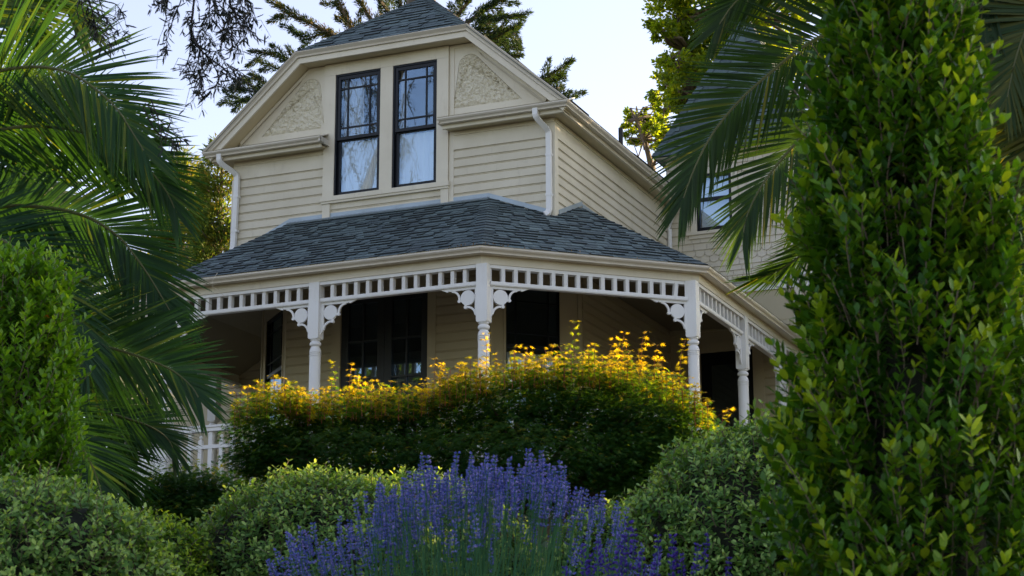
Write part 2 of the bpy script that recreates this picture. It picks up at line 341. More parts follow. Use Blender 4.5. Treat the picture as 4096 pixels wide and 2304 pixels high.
def gable_panel(sx):                   # sx=+1 right of the window, -1 left: mirrored about the ridge
    m = lambda x: x if sx > 0 else -4.69-x
    inner = [(-1.405, 3.035), (-.43, 3.035)]
    arc = [(-1.19+.02+.155*math.cos(a), 3.60+.155*math.sin(a)) for a in np.linspace(math.radians(50), math.radians(180), 12)]
    inner += arc
    o2 = [(-1.455, 2.90), (-.10, 2.90)]+[(-1.00, 3.71), (-1.03, 3.765), (-1.06, 3.80), (-1.09, 3.84), (-1.12, 3.868), (-1.16, 3.868), (-1.20, 3.868), (-1.26, 3.868), (-1.34, 3.868), (-1.42, 3.868), (-1.455, 3.80), (-1.455, 3.65)]
    mb = MB(); a, b = frame_ring([(m(x), z) for x, z in o2], [(m(x), z) for x, z in inner], -.003, .016); mb.add(a, b); part(mb, 'panel_frame', 'trim')
    o3 = [(m(x), z) for x, z in inner]; cx_ = sum(p[0] for p in o3)/len(o3); cz_ = sum(p[1] for p in o3)/len(o3); K = 34; per = []
    for i in range(len(o3)):
        a, b = o3[i], o3[(i+1) % len(o3)]; q = max(1, int(math.dist(a, b)/.014))
        per += [lerp(np.array(a), np.array(b), j/q) for j in range(q)]
    vs = []; fs = []; n_ = len(per)
    for k in range(K):
        for p_ in per:
            t = 1-(k/K)**.9; x, z = cx_+(p_[0]-cx_)*t, cz_+(p_[1]-cz_)*t; v = Vector((x*16, z*16, 3)); w_ = noise.noise_vector(v*.6)
            h_ = noise.fractal(Vector((x*20, z*24, 1))+w_*.7, .7, 2.2, 3); h_ = (.5+.5*h_)*.045*min(1, k/1.5)
            vs.append(WF0.p(x, .001+h_, z))
    vs.append(WF0.p(cx_, .01, cz_))
    for k in range(K-1):
        for i in range(n_): fs.append((k*n_+i, k*n_+(i+1) % n_, (k+1)*n_+(i+1) % n_, (k+1)*n_+i))
    for i in range(n_): fs.append(((K-1)*n_+i, (K-1)*n_+(i+1) % n_, K*n_))
    mb = MB(); mb.add(vs, fs); part(mb, 'stucco_panel', 'stucco')
gable_panel(1); gable_panel(-1)
# --- eaves: gutters, fascia, soffits
GUT = [(0, 0), (.022, -.012), (.022, -.006), (.004, -.004), (-.004, -.03), (-.030, -.052), (-.055, -.058), (-.062, -.085), (-.13, -.085), (-.13, -.012)]
GUT = [(0, 0), (-.006, 0), (-.008, -.008), (-.001, -.012), (.0, -.024), (-.010, -.040), (-.026, -.052), (-.034, -.062), (-.036, -.072), (-.030, -.080), (-.12, -.080), (-.12, -.006), (-.115, -.006), (-.112, -.07), (-.05, -.07), (-.02, -.02), (-.012, 0)]
def gutter(path, z, flip=1):
    mb = MB(); mb.sweep(GUT, [(x, y, z) for x, y in path], (0, 0, 1), True, flip); return mb
g1 = [(-5.01, 3.9), (-5.01, -EX), (-3.20, -EX)]
g2 = [(-1.49, -EX), (EX, -EX), (EX, 4.30)]
part(gutter(g1, EZ), 'gutter', 'gutter'); part(gutter(g2, EZ), 'gutter', 'gutter')
FAS = [(-.098, -.03), (-.098, -.125), (-.106, -.132), (-.15, -.132), (-.15, -.02)]
FAS = [(-.118, -.02), (-.100, -.084), (-.100, -.13), (-.135, -.13), (-.15, -.02)]
for g_ in ([(-5.01, 3.9), (-5.01, -EX), (-3.24, -EX)], [(-1.46, -EX), (EX, -EX), (EX, 4.30)]):
    mb = MB(); mb.sweep(FAS, [(x, y, EZ) for x, y in g_], (0, 0, 1)); part(mb, 'fascia', 'trim')
mb = MB(); mb.box(-4.885, -3.25, -EX+.13, .03, 2.722, 2.745); mb.box(-4.885, -4.70, .0301, 3.9, 2.722, 2.745); part(mb, 'soffit', 'soffit')
mb = MB(); mb.box(-1.45, .19, -EX+.13, .03, 2.7225, 2.7455); mb.box(-.04, .19, .0301, 4.36, 2.7225, 2.7455); part(mb, 'soffit', 'soffit')
for a, b, c, d in ((-4.98, -3.215, -3.222, -3.20), (-1.475, .30, -1.49, -1.468)):   # little pent roofs of the two returns
    mb = MB(); mb.box(c, d, -EX+.012, -.03, 2.752, 2.83); mb.hexa([(a, -EX+.02, EZ-.02), (b, -EX+.02, EZ-.02), (b, -.02, 2.93), (a, -.02, 2.93), (a, -EX+.02, EZ-.005), (b, -EX+.02, EZ-.005), (b, -.02, 2.945), (a, -.02, 2.945)])
    part(mb, 'return_cap', 'gutter')
# rake: crown moulding, board and soffit running up, across and down
RP = [(RX0-.01, -EX, EZ-.005), (TX0, -EX, RZ), (TX1, -EX, RZ), (RX1+.01, -EX, EZ-.01)]
mb = MB(); mb.sweep([(0, 0), (-.010, .004), (-.020, -.004), (-.050, -.030), (-.066, -.034), (-.074, -.030), (-.078, -.05), (-.078, -.10), (0, -.10)], RP, (0, -1, 0), True, -1)
part(mb, 'rake_moulding', 'gutter')
mb = MB(); mb.sweep([(-.08, -.055), (-.155, -.055), (-.155, -.085), (-.08, -.085)], RP, (0, -1, 0), True, -1); part(mb, 'rake_board', 'trim')
mb = MB(); mb.sweep([(-.128, -.086), (-.140, -.086), (-.140, -.325), (-.128, -.325)], RP, (0, -1, 0), True, -1)
part(mb, 'rake_soffit', 'soffit')
for P_ in ([(RX0+.30, 0, EZ+.28), (TX0, 0, RZ), (-3.33, 0, RZ)], [(-1.43, 0, RZ), (TX1, 0, RZ), (RX1-.30, 0, EZ+.265)]):
    mb = MB(); mb.sweep([(-.141, .006), (-.156, .030), (-.170, .024), (-.19, .020), (-.19, .006)], P_, (0, -1, 0), True, -1); part(mb, 'rake_frieze', 'trim')
# --- paired upper windows
FT = .05                               # face of the casing
mb = MB()
mb.fb(WF0, -3.29, -3.125, -.06, FT, 2.05, 3.745); mb.fb(WF0, -1.622, -1.455, -.06, FT, 2.05, 3.745); mb.fb(WF0, -2.449, -2.267, -.06, FT, 2.05, 3.745)
mb.fb(WF0, -3.291, -1.454, -.06, FT+.002, 3.746, 3.905)
mb.fb(WF0, -3.31, -1.435, -.06, FT+.022, 1.987, 2.049); mb.fb(WF0, -3.30, -1.445, -.06, FT+.008, 1.957, 1.9865)
mb.fb(WF0, -3.29, -3.178, -.06, FT-.008, 1.70, 1.9565); mb.fb(WF0, -1.56, -1.452, -.06, FT-.008, 1.70, 1.9565)
mb.fb(WF0, -1.4515, -1.385, -.06, .024, 1.72, 3.90); mb.fb(WF0, -3.345, -3.2905, -.06, .024, 2.73, 3.90)
part(mb, 'window_casing', 'trim')
mb = MB(); mb.fb(WF0, -3.125, -1.455, -.0585, .0, 1.70, 1.93); 
def upper_window(x0, x1, curtain_left):
    z0, zm, z1 = 2.05, 2.845, 3.745
    root = MB()
    for a, b, c, d in ((x0, x0+.022, z0, z1), (x1-.022, x1, z0, z1)): root.fb(WF0, a, b, -.06, FT-.014, c, d)
    root.fb(WF0, x0+.022, x1-.022, -.06, FT-.014, z1-.022, z1)
    w = part(root, 'window', 'navy')
    s = MB(); n0, n1 = -.008, .022; a, b = x0+.0225, x1-.0225                          # upper sash
    s.fb(WF0, a, a+.042, n0, n1, zm-.02, z1-.023); s.fb(WF0, b-.042, b, n0, n1, zm-.02, z1-.023)
    s.fb(WF0, a+.042, b-.042, n0, n1, z1-.070, z1-.023); s.fb(WF0, a+.042, b-.042, n0, n1, zm-.02, zm+.022)
    ia, ib, iz0, iz1 = a+.042, b-.042, zm+.022, z1-.070
    for t in (.20, .80): u = ia+(ib-ia)*t; s.fb(WF0, u-.009, u+.009, n0+.001, n1-.004, iz0, iz1)
    for t in (.155, .835): z = iz0+(iz1-iz0)*t; s.fb(WF0, ia, ib, n0+.002, n1-.003, z-.009, z+.009)
    part(s, 'upper_sash', 'navy', w)
    s = MB(); m0, m1 = -.045, -.012                                                   # lower sash
    s.fb(WF0, a, a+.045, m0, m1, z0, zm); s.fb(WF0, b-.045, b, m0, m1, z0, zm); s.fb(WF0, a+.045, b-.045, m0, m1, z0, z0+.062); s.fb(WF0, a+.045, b-.045, m0, m1, zm-.035, zm)
    part(s, 'lower_sash', 'navy', w)
    q = MB(); q.fb(WF0, ia, ib, .001, .004, iz0-.005, iz1+.005); part(q, 'upper_pane', 'glass', w)
    q = MB(); q.fb(WF0, a+.04, b-.04, -.031, -.028, z0+.055, zm-.03); part(q, 'lower_pane', 'glass', w)
    def drape(u0, u1, c0, c1, amp, nw, n=-.10):
        k = 60; us = np.linspace(u0, u1, k); q = MB(); ph = rng.random()*6
        dd = [n+amp*math.sin(nw*2*math.pi*i/(k-1)+ph)+.4*amp*math.sin(nw*4.7*i/(k-1)*3+ph) for i in range(k)]
        vs = [WF0.p(us[i], dd[i], z) for z in (c0, c1) for i in range(k)]+[WF0.p(us[i], dd[i]-.002, z) for z in (c0, c1) for i in range(k)]
        q.add(vs, [(i, i+1, k+i+1, k+i) for i in range(k-1)]+[(2*k+i, 3*k+i, 3*k+i+1, 2*k+i+1) for i in range(k-1)])
        part(q, 'curtain', 'curtain', w, True)
    drape(x0+.03, x1-.03, z0+.02, zm-.04, .006, 5, -.075)
    if curtain_left: drape(x0+.03, x0+.32, zm-.02, z1-.03, .02, 6, -.16)
    else: drape(x0+.03, x0+.115, zm-.02, z1-.03, .015, 2, -.16)
upper_window(-3.125, -2.449, True); upper_window(-2.267, -1.622, False)
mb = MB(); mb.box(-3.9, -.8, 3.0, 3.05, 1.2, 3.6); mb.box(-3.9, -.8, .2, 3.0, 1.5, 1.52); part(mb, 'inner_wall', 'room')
# --- downspouts
def downspout(pts, name='downspout', w=.034, d=.026):
    mb = MB(); pts = [np.array(p, float) for p in pts]; n = len(pts); vs = []; sh = [(-w, -d), (-w*.5, -d), (-w*.45, -d*.86), (-w*.2, -d*.86), (-w*.15, -d), (w*.15, -d), (w*.2, -d*.86), (w*.45, -d*.86), (w*.5, -d), (w, -d), (w, d), (-w, d)]; k = len(sh)
    for i, p in enumerate(pts):
        t = unit(pts[min(i+1, n-1)]-pts[max(i-1, 0)]); y = np.array([0, 1., 0]); x = unit(np.cross(y, -t)); yy = np.cross(-t, x)*-1
        vs += [p+x*a-yy*b*-1 for a, b in sh]
    fs = [(i*k+j, i*k+(j+1) % k, (i+1)*k+(j+1) % k, (i+1)*k+j) for i in range(n-1) for j in range(k)]+[tuple(range(k)), tuple((n-1)*k+j for j in range(k))[::-1]]
    mb.add(vs, fs)
    for z in (pts[-1][2]+.25, 2.2): mb.box(pts[-3][0]-w-.006, pts[-3][0]+w+.006, pts[-3][1]-d-.003, -.02, z, z+.03)
    return mb
def sbend(xa, xb, ya, yb, z0, z1, k=9): return [(xa+(xb-xa)*(.5-.5*math.cos(math.pi*t)), ya+(yb-ya)*(.5-.5*math.cos(math.pi*t)), z0+(z1-z0)*t) for t in np.linspace(0, 1, k)]
part(downspout([(-.137, -.27, 2.78)]+sbend(-.137, -.045, -.27, -.062, 2.70, 2.50)+[(-.043, -.062, 2.3), (-.043, -.062, 1.50), (-.055, -.075, 1.45), (-.09, -.10, 1.425)]), 'downspout', 'white')
part(downspout([(-4.76, -.27, 2.78)]+sbend(-4.76, -4.60, -.27, -.062, 2.70, 2.50)+[(-4.60, -.062, 2.3), (-4.62, -.062, 1.52), (-4.63, -.075, 1.47)]), 'downspout', 'white')
# --- shingled roofs
def lerp(a, b, t): return a+(b-a)*t
def course_plane(mb, P0, P1, Q0, Q1, e=.137, tab=.14, lift=.016, cap=0.0):
    P0, P1, Q0, Q1 = [np.array(p, float) for p in (P0, P1, Q0, Q1)]
    nrm = unit(np.cross(P1-P0, Q0-P0)); nrm = nrm if nrm[2] > 0 else -nrm
    ud = unit(P1-P0); vdir = np.cross(nrm, ud); vdir = vdir if vdir[2] > 0 else -vdir; Lh = (Q0-P0)@vdir; n = max(1, int(round(Lh/e)))
    mb.hexa([P0-nrm*.03, P1-nrm*.03, Q1-nrm*.03, Q0-nrm*.03, P0+nrm*.001, P1+nrm*.001, Q1+nrm*.001, Q0+nrm*.001], .3)
    for i in range(n):
        t0, t1 = i/n, min(1, (i+1.15)/n)
        A0, A1, B0, B1 = lerp(P0, Q0, t0), lerp(P1, Q1, t0), lerp(P0, Q0, t1), lerp(P1, Q1, t1)
        L0, L1 = (A0-P0)@ud, (A1-P0)@ud; R0, R1 = (B0-P0)@ud, (B1-P0)@ud
        u = min(L0, R0)-rng.random()*tab
        while u < max(L1, R1):
            w = tab*rng.uniform(.55, 1.35); u0, u1 = u+.003, u+w-.003; u += w
            a0, a1 = np.clip([u0, u1], L0, L1); b0, b1 = np.clip([u0-.0, u1-.0], R0, R1)
            if a1-a0 < .004 and b1-b0 < .004: continue
            lo = lift*rng.choice([.55, 1.35]); base = P0+vdir*(t0*Lh-.004*rng.random()); top = P0+vdir*t1*Lh
            tn = float(np.clip(rng.normal(.5, .15), .14, 1))
            mb.add([base+ud*a0+nrm*lo, base+ud*a1+nrm*lo, top+ud*b1+nrm*.002, top+ud*b0+nrm*.002], [(0, 1, 2, 3)], tn)
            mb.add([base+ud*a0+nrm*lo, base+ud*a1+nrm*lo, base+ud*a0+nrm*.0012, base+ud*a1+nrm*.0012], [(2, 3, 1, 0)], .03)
def hipcap(mb, A, B, s1, s2, w=.13, e=.15, th=.02):
    A, B = np.array(A, float), np.array(B, float); L = np.linalg.norm(B-A); d = (B-A)/L; n = int(L/e)
    s1, s2 = unit(np.array(s1, float)), unit(np.array(s2, float)); up = unit(np.cross(s1, d)); up = up if up[2] > 0 else -up; up2 = unit(np.cross(s2, d)); up2 = up2 if up2[2] > 0 else -up2; um = unit(up+up2)
    for i in range(n):
        a = A+d*(i*L/n); b = A+d*min(L, (i+1.12)*L/n); j = rng.random()*.004
        v = [a+um*(th+.004), a+s1*w+up*th, b+s1*w+up*(th-.012), b+um*(th-.008), a+s2*w+up2*th, b+s2*w+up2*(th-.012), a+um*(th-.010), a+s1*w+up*.002, a+s2*w+up2*.002]
        mb.add(v, [(0, 1, 2, 3), (0, 3, 5, 4), (1, 0, 6, 7), (0, 4, 8, 6), (1, 7, 2), (4, 5, 8)], float(np.clip(rng.normal(.45, .15), 0, 1)))
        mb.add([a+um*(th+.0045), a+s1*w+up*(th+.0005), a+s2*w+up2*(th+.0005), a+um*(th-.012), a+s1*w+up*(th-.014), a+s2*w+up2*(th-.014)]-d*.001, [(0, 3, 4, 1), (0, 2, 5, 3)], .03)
PGc = 2.353                            # porch gutter line
zg, zt = .448, 1.765
gc1, gc2, gc3 = (-4.27, -PGc), (.047, -PGc), (2.14, .435-.882*1.0)
gc3 = (2.14, -.44); gc0 = (-6.35, -.36)
def inset(P, Q, o): P, Q = np.array(P, float), np.array(Q, float); return tuple(P+(Q-P)*o)
Zr = zg-.004
A0, A1 = (gc1[0]+.0, gc1[1]+.03, Zr), (gc2[0], gc2[1]+.03, Zr); TA0, TA1 = (-3.79, 0.02, zt), (-.883, .02, zt)
B1 = (gc3[0]-.03, gc3[1], Zr); TB1 = (-.02, .894, zt); C1 = (2.11, 4.38, Zr); TC1 = (-.02, 4.38, zt)
D0 = (gc0[0]+.03, gc0[1], Zr); TD0 = (-4.66, .894, zt); E0 = (-6.32, 4.38, Zr); TE0 = (-4.66, 4.38, zt)
mb = MB()
course_plane(mb, A0, A1, TA0, TA1); course_plane(mb, A1, B1, TA1, TB1); course_plane(mb, B1, C1, TB1, TC1)
course_plane(mb, D0, A0, TD0, TA0); course_plane(mb, E0, D0, TE0, TD0, .3, .5)
def dd_(P, Q): return np.array(Q, float)-np.array(P, float)
hipcap(mb, A1, TA1, dd_(A1, A0), dd_(A1, B1)); hipcap(mb, B1, TB1, dd_(B1, A1), dd_(B1, C1)); hipcap(mb, A0, TA0, dd_(A0, A1), dd_(A0, D0)); hipcap(mb, D0, TD0, dd_(D0, A0), dd_(D0, E0))
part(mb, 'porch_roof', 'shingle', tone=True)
mb = MB()                              # main roof
RZr = RZ-.012; rp = (-2.345, 1.12, 5.19+.0); rz_ = rp[2]
e0, e1 = (TX0+.02, -EX+.01, RZr), (TX1-.02, -EX+.01, RZr)
course_plane(mb, e0, e1, (rp[0]-.01, rp[1], rz_), (rp[0]+.01, rp[1], rz_), .135, .2)
part_roof = []
def slope_roof(sx):
    m = (lambda x: x) if sx > 0 else (lambda x: -4.69-x)
    # lower triangle part between the gutter and the clipped hip
    pl = [(m(EX-.01), -EX+.01, EZ+.0), (m(EX-.01), 8.9, EZ), (m(TX1), 8.9, RZr+.005), (m(TX1), -EX+.01, RZr+.005)]
    a, b, c, d = pl
    if sx > 0: course_plane(mb, a, b, d, c, .3, .6)
    else: course_plane(mb, b, a, c, d, .3, .6)
    course_plane(mb, d, c, rp, (rp[0], 8.9, rz_), .3, .6)
slope_roof(1); slope_roof(-1)
hipcap(mb, e1, rp, (-1, 0, 0), (.0, 1, .0), .14, .10); hipcap(mb, e0, rp, (1, 0, 0), (0, 1, 0), .14, .10)
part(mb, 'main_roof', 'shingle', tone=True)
# flashing
mb = MB(); fp = [(-3.176, 0, 0), (-1.565, 0, 0)]
mb.fb(WF0, -3.176, -1.561, .020, .026, zt+.005, zt+.062); mb.fb(WF0, -1.384, -.883, .020, .026, zt+.006, zt+.063)
mb.hexa([WF0.p(-3.79, .02, zt-.02), WF0.p(-.883, .02, zt-.02), WF0.p(-.883, .10, zt-.045), WF0.p(-3.79, .10, zt-.045), WF0.p(-3.79, .02, zt+.018), WF0.p(-.883, .02, zt+.018), WF0.p(-.883, .11, zt-.027), WF0.p(-3.79, .11, zt-.027)])
def strip_on(F, u0, z0, u1, z1, h, n0=.026, n1=.032): mb.hexa([F.p(u0, n0, z0), F.p(u1, n0, z1), F.p(u1, n1, z1), F.p(u0, n1, z0), F.p(u0, n0, z0+h), F.p(u1, n0, z1+h), F.p(u1, n1, z1+h), F.p(u0, n1, z0+h)])
# the cut-corner roof plane meets the front wall between (-.883, zt) and the corner, then climbs back along the side wall
nB = np.cross(dd_(A1, B1), dd_(A1, TA1)); nB = nB/nB[2]; zB = lambda x, y: A1[2]-(nB[0]*(x-A1[0])+nB[1]*(y-A1[1]))
nD = np.cross(dd_(D0, A0), dd_(A0, TA0)); nD = nD/nD[2]; zD = lambda x, y: A0[2]-(nD[0]*(x-A0[0])+nD[1]*(y-A0[1]))
strip_on(WF0, -.883, zB(-.883, 0)+.006, -.088, zB(-.088, 0)+.006, .060)
strip_on(SF, .09, zB(0, .09)+.006, .894, zB(0, .894)+.006, .060); strip_on(SF, .894, zt+.008, 4.35, zt+.008, .055)
strip_on(WF0, -4.68, zD(-4.68, 0)+.006, -3.79, zD(-3.79, 0)+.006, .06)
mb.hexa([WF0.p(-3.79, .026, zt+.003), WF0.p(-3.292, .026, zt+.003), WF0.p(-3.292, .032, zt+.003), WF0.p(-3.79, .032, zt+.003), WF0.p(-3.79, .026, zt+.06), WF0.p(-3.292, .026, zt+.06), WF0.p(-3.292, .032, zt+.06), WF0.p(-3.79, .032, zt+.06)])
part(mb, 'flashing', 'zinc')
# debris lying in the porch gutter
n = 260; t = rng.random(n); x = np.where(t < .6, rng.normal(.03, .18, n), rng.uniform(-4, 2, n)); yy = np.where(x < .047, -PGc+.04, -PGc+.04+(x-.047)*.915)
pos = np.stack([x, yy+rng.uniform(-.02, .06, n), np.full(n, zg+.002)+rng.uniform(0, .03, n)+(yy*0)], -1)
hp(leaves('leaf_litter', *DIAM, pos, rnd(n), rnd(n)+[0, 0, 1], rng.uniform(.015, .04, n), rng.random(n), leafmat('litter', (.07, .04, .02), (.14, .08, .04), (.25, .16, .08), .1)))['kind'] = 'stuff'
# --- porch gutter, fascia, frieze, posts
gp = [(-6.35, 4.35), gc0, gc1, gc2, gc3, (2.14, 4.35)]
part(gutter(gp, zg), 'porch_gutter', 'gutter')
fpth = [(-6.20, 4.38), (-6.20, -.30), (-4.215, -2.20), (-.012, -2.20), (1.987, -.38), (1.987, 4.38)]
f3 = [(x, y, 0) for x, y in fpth]
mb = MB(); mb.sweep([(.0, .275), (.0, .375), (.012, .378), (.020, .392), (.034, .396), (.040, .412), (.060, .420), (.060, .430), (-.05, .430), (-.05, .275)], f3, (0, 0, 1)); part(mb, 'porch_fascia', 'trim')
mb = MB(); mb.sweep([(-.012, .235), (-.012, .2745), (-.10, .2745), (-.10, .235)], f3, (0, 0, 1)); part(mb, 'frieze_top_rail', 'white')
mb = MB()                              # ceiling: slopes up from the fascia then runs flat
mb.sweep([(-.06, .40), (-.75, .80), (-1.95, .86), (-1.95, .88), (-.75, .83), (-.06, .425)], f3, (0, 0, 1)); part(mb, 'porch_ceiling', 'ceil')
PT = .0675
post_xy = [(-4.19, -2.14), (-2.168, -2.135), (-.005, -2.135), (1.915, -.43), (1.92, 1.55), (1.92, 3.36), (-6.13, -.28), (-6.13, 2.0)]
seg_dir = [(1, 0), (1, 0), (1, 0), (0, 1), (0, 1), (0, 1), (0, 1), (0, 1)]
def lathe_post():
    mb = MB(); z = -.40
    pr_ = [(.035, z+.01), (.060, z-.004), (.062, z-.016), (.052, z-.022), (.048, z-.030), (.064, z-.042), (.070, z-.058), (.066, z-.076), (.050, z-.088), (.046, z-.096), (.056, z-.104), (.066, z-.130), (.070, z-.158), (.070, z-.164), (.063, z-.167), (.063, z-.172), (.070, z-.175), (.070, z-.186), (.063, z-.189), (.063, z-.194), (.070, z-.197), (.070, z-.208), (.066, z-.213), (.066, -1.08), (.070, -1.085), (.070, -1.10), (.064, -1.103), (.064, -1.11), (.070, -1.113), (.070, -1.13), (.055, -1.15), (.064, -1.17), (.066, -1.20)]
    mb.lathe((0, 0), pr_, 24); mb.box(-PT, PT, -PT, PT, FL, -1.19)
    # square head with a rounded foot
    F = Fr((0, 0), (1, 0)); c = .022
    out = [(-PT, .2745), (-PT, -.385)]+[(-PT+c-c*math.cos(a), -.385-c*math.sin(a)*.9) for a in np.linspace(.3, 1.57, 4)]+[(PT-c+c*math.cos(a), -.385-c*math.sin(a)*.9) for a in np.linspace(1.57, .3, 4)]+[(PT, -.385), (PT, .2745)]
    mb.poly(F, out, -PT, PT)
    return mb
pm = lathe_post().build('porch_post', M['white'], None, True).data
bpy.data.objects.remove(bpy.data.objects['porch_post'])
posts = []
for i, (x, y) in enumerate(post_xy):
    o = bpy.data.objects.new('porch_post', pm); COL.objects.link(o); o.parent = H; o.location = HOFF+Vector((x, y, 0)); posts.append(o)
# bracket: quarter fan with disc, arcs and knobs, in (u, z) from the corner at the post face and rail underside
def bracket_mesh():
    mb = MB(); F = Fr((0, 0), (1, 0)); c = (.128, -.128)
    R = lambda cx, cz, r, a0, a1, k: [(cx+r*math.cos(a), cz+r*math.sin(a)) for a in np.linspace(math.radians(a0), math.radians(a1), k)]
    mb.poly(F, [(0, 0), (.50, 0), (.47, -.006), (.43, -.022), (.405, -.034), (.385, -.040), (.372, -.036), (.368, -.024), (.355, -.036), (.30, -.034), (0, -.032)], -.013, .013)
    mb.poly(F, [(0, -.033), (0, -.38), (.012, -.372), (.030, -.345), (.036, -.325), (.048, -.318), (.050, -.30), (.040, -.28), (.040, -.033)], -.0125, .0125)
    mb.poly(F, R(c[0], c[1], .088, 0, 360, 33)[:-1], -.016, .016)
    for sw in (0, 1):
        f = (lambda p: p) if not sw else (lambda p: (-p[1], -p[0]))
        ct = (.335, -.135); o_ = R(ct[0], ct[1], .112, 92, 183, 12)+R(ct[0], ct[1], .088, 183, 92, 12)
        mb.poly(F, [f(p) for p in o_], -.0105, .0105)
        mb.poly(F, [f(p) for p in R(.236, -.158, .019, 0, 360, 17)[:-1]], -.015, .015)
        mb.poly(F, [f(p) for p in [(.205, -.14), (.232, -.142), (.245, -.165), (.205, -.172)]], -.0145, .0145)
    return mb.build('bracket', M['white'], None, False).data
bmesh_ = bracket_mesh(); bpy.data.objects.remove(bpy.data.objects['bracket'])
ZB = .030                              # underside of the lower rail
def put_bracket(post, P, ang):
    o = bpy.data.objects.new('bracket', bmesh_); COL.objects.link(o); o.parent = post
    o.location = Vector((P[0], P[1], ZB))-Vector((post_xy[posts.index(post)][0], post_xy[posts.index(post)][1], 0)); o.rotation_euler = (0, 0, ang)
aB = math.atan2(1.82, 1.999)
segs = [(0, 1, 0, (-4.215, -2.165)), (1, 2, 0, (0, -2.165)), (2, 3, aB, None), (3, 4, math.pi/2, None), (4, 5, math.pi/2, None), (6, 0, math.atan2(-1.86, 1.94), None)]
spm = MB(); spm.fb(WF0, -.0215, .0215, -.030, .030, -.0001+.0, 1); 
def spindle_mesh(h):
    mb = MB(); w, d = .0215, .034
    sh = [(-w, -d), (-w*.6, -d), (-w*.55, -d+.003), (-w*.25, -d+.003), (-w*.2, -d), (w*.2, -d), (w*.25, -d+.003), (w*.55, -d+.003), (w*.6, -d), (w, -d), (w, d), (-w, d)]; k = len(sh)
    mb.add([(a, b, 0) for a, b in sh]+[(a, b, h) for a, b in sh], [(j, (j+1) % k, (j+1) % k+k, j+k) for j in range(k)])
    return mb.build('spindle', M['white'], None).data
ZR0, ZR1 = .030, .078
sm_ = spindle_mesh(.235-ZR1); bpy.data.objects.remove(bpy.data.objects['spindle'])
for a, b, ang, _ in segs:
    pa, pb = np.array(post_xy[a]), np.array(post_xy[b]); d = pb-pa; L = np.linalg.norm(d); d /= L; ang = math.atan2(d[1], d[0])
    F = Fr(pa, d); u0, u1 = PT*1.04, L-PT*1.04
    mb = MB(); mb.fb(F, u0, u1, -.036, .036, ZR0, ZR1); mb.fb(F, u0, u1, .0361, .042, ZR0+.008, ZR1-.006)
    r = part(mb, 'spindle_frieze', 'white')
    n = int(round((u1-u0)/.153)); 
    for i in range(1, n):
        u = u0+(u1-u0)*i/n
        o = bpy.data.objects.new('spindle', sm_); COL.objects.link(o); o.parent = r; p = F.p(u, 0, ZR1); o.location = p; o.rotation_euler = (0, 0, ang)
        if (a, i) in ((2, n-1),): o.rotation_euler = (0, .09, ang)
    put_bracket(posts[a], pa+d*PT*1.0, ang); put_bracket(posts[b], pb-d*PT*1.0, ang+math.pi)
# balustrades
def baluster_mesh(tall):
    mb = MB(); w = .024; h = -1.405+2.13 if tall else .66; F = Fr((0, 0), (1, 0))
    if tall: mb.box(-w, w, -w, w, 0, .728)
    else:
        t = .625; mb.box(-w, w, -w, w, 0, t); k = .016
        mb.hexa([(-w, -w, t), (w, -w, t), (w, w, t), (-w, w, t), (-.01, -.01, t+k), (.01, -.01, t+k), (.01, .01, t+k), (-.01, .01, t+k)])
        mb.lathe((0, 0), [(.008, t+k-.002), (.010, t+k+.004), (.020, t+k+.014), (.0235, t+k+.026), (.020, t+k+.038), (.010, t+k+.047), (.001, t+k+.050)], 12)
    return mb.build('baluster', M['white'], None, not tall).data
bt = baluster_mesh(True); bpy.data.objects.remove(bpy.data.objects['baluster']); bs = baluster_mesh(False); bpy.data.objects.remove(bpy.data.objects['baluster'])
for a, b in ((0, 1), (1, 2), (2, 3), (6, 0), (7, 6)):
    pa, pb = np.array(post_xy[a]), np.array(post_xy[b]); d = pb-pa; L = np.linalg.norm(d); d /= L; F = Fr(pa, d); u0, u1 = PT*1.04, L-PT*1.04
    mb = MB(); mb.fb(F, u0, u1, -.040, .040, -1.400, -1.372); mb.fb(F, u0, u1, -.030, .030, -1.372, -1.352); mb.fb(F, u0, u1, -.046, .046, -1.352, -1.326)
    mb.fb(F, u0, u1, -.028, .028, -1.605, -1.562); mb.fb(F, u0, u1, -.034, .034, -2.17, -2.13)
    r = part(mb, 'balustrade', 'white'); n = int(round((u1-u0)/.147))
    for i in range(1, n):
        u = u0+(u1-u0)*i/n; o = bpy.data.objects.new('baluster', bs if i % 2 else bt); COL.objects.link(o); o.parent = r; o.location = F.p(u, 0, -2.13); o.rotation_euler = (0, 0, math.atan2(d[1], d[0]))
# floor and skirt of the porch
mb = MB(); mb.sweep([(.04, FL-.06), (.04, FL), (-2.3, FL), (-2.3, FL-.06)], f3, (0, 0, 1)); part(mb, 'porch_floor', 'floor')
mb = MB(); mb.sweep([(-.02, -4.4), (-.02, FL-.061), (-.06, FL-.061), (-.06, -4.4)], f3, (0, 0, 1)); part(mb, 'porch_skirt', 'skirt')
# --- ground floor walls
GT, GB = .90, FL
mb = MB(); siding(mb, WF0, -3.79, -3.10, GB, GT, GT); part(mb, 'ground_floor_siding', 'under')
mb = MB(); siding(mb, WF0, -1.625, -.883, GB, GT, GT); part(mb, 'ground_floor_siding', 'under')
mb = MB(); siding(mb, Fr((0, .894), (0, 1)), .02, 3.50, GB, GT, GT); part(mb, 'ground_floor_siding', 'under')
mb = MB(); mb.box(-4.70, -4.62, .92, 9, GB, GT); part(mb, 'ground_floor_siding', 'under')
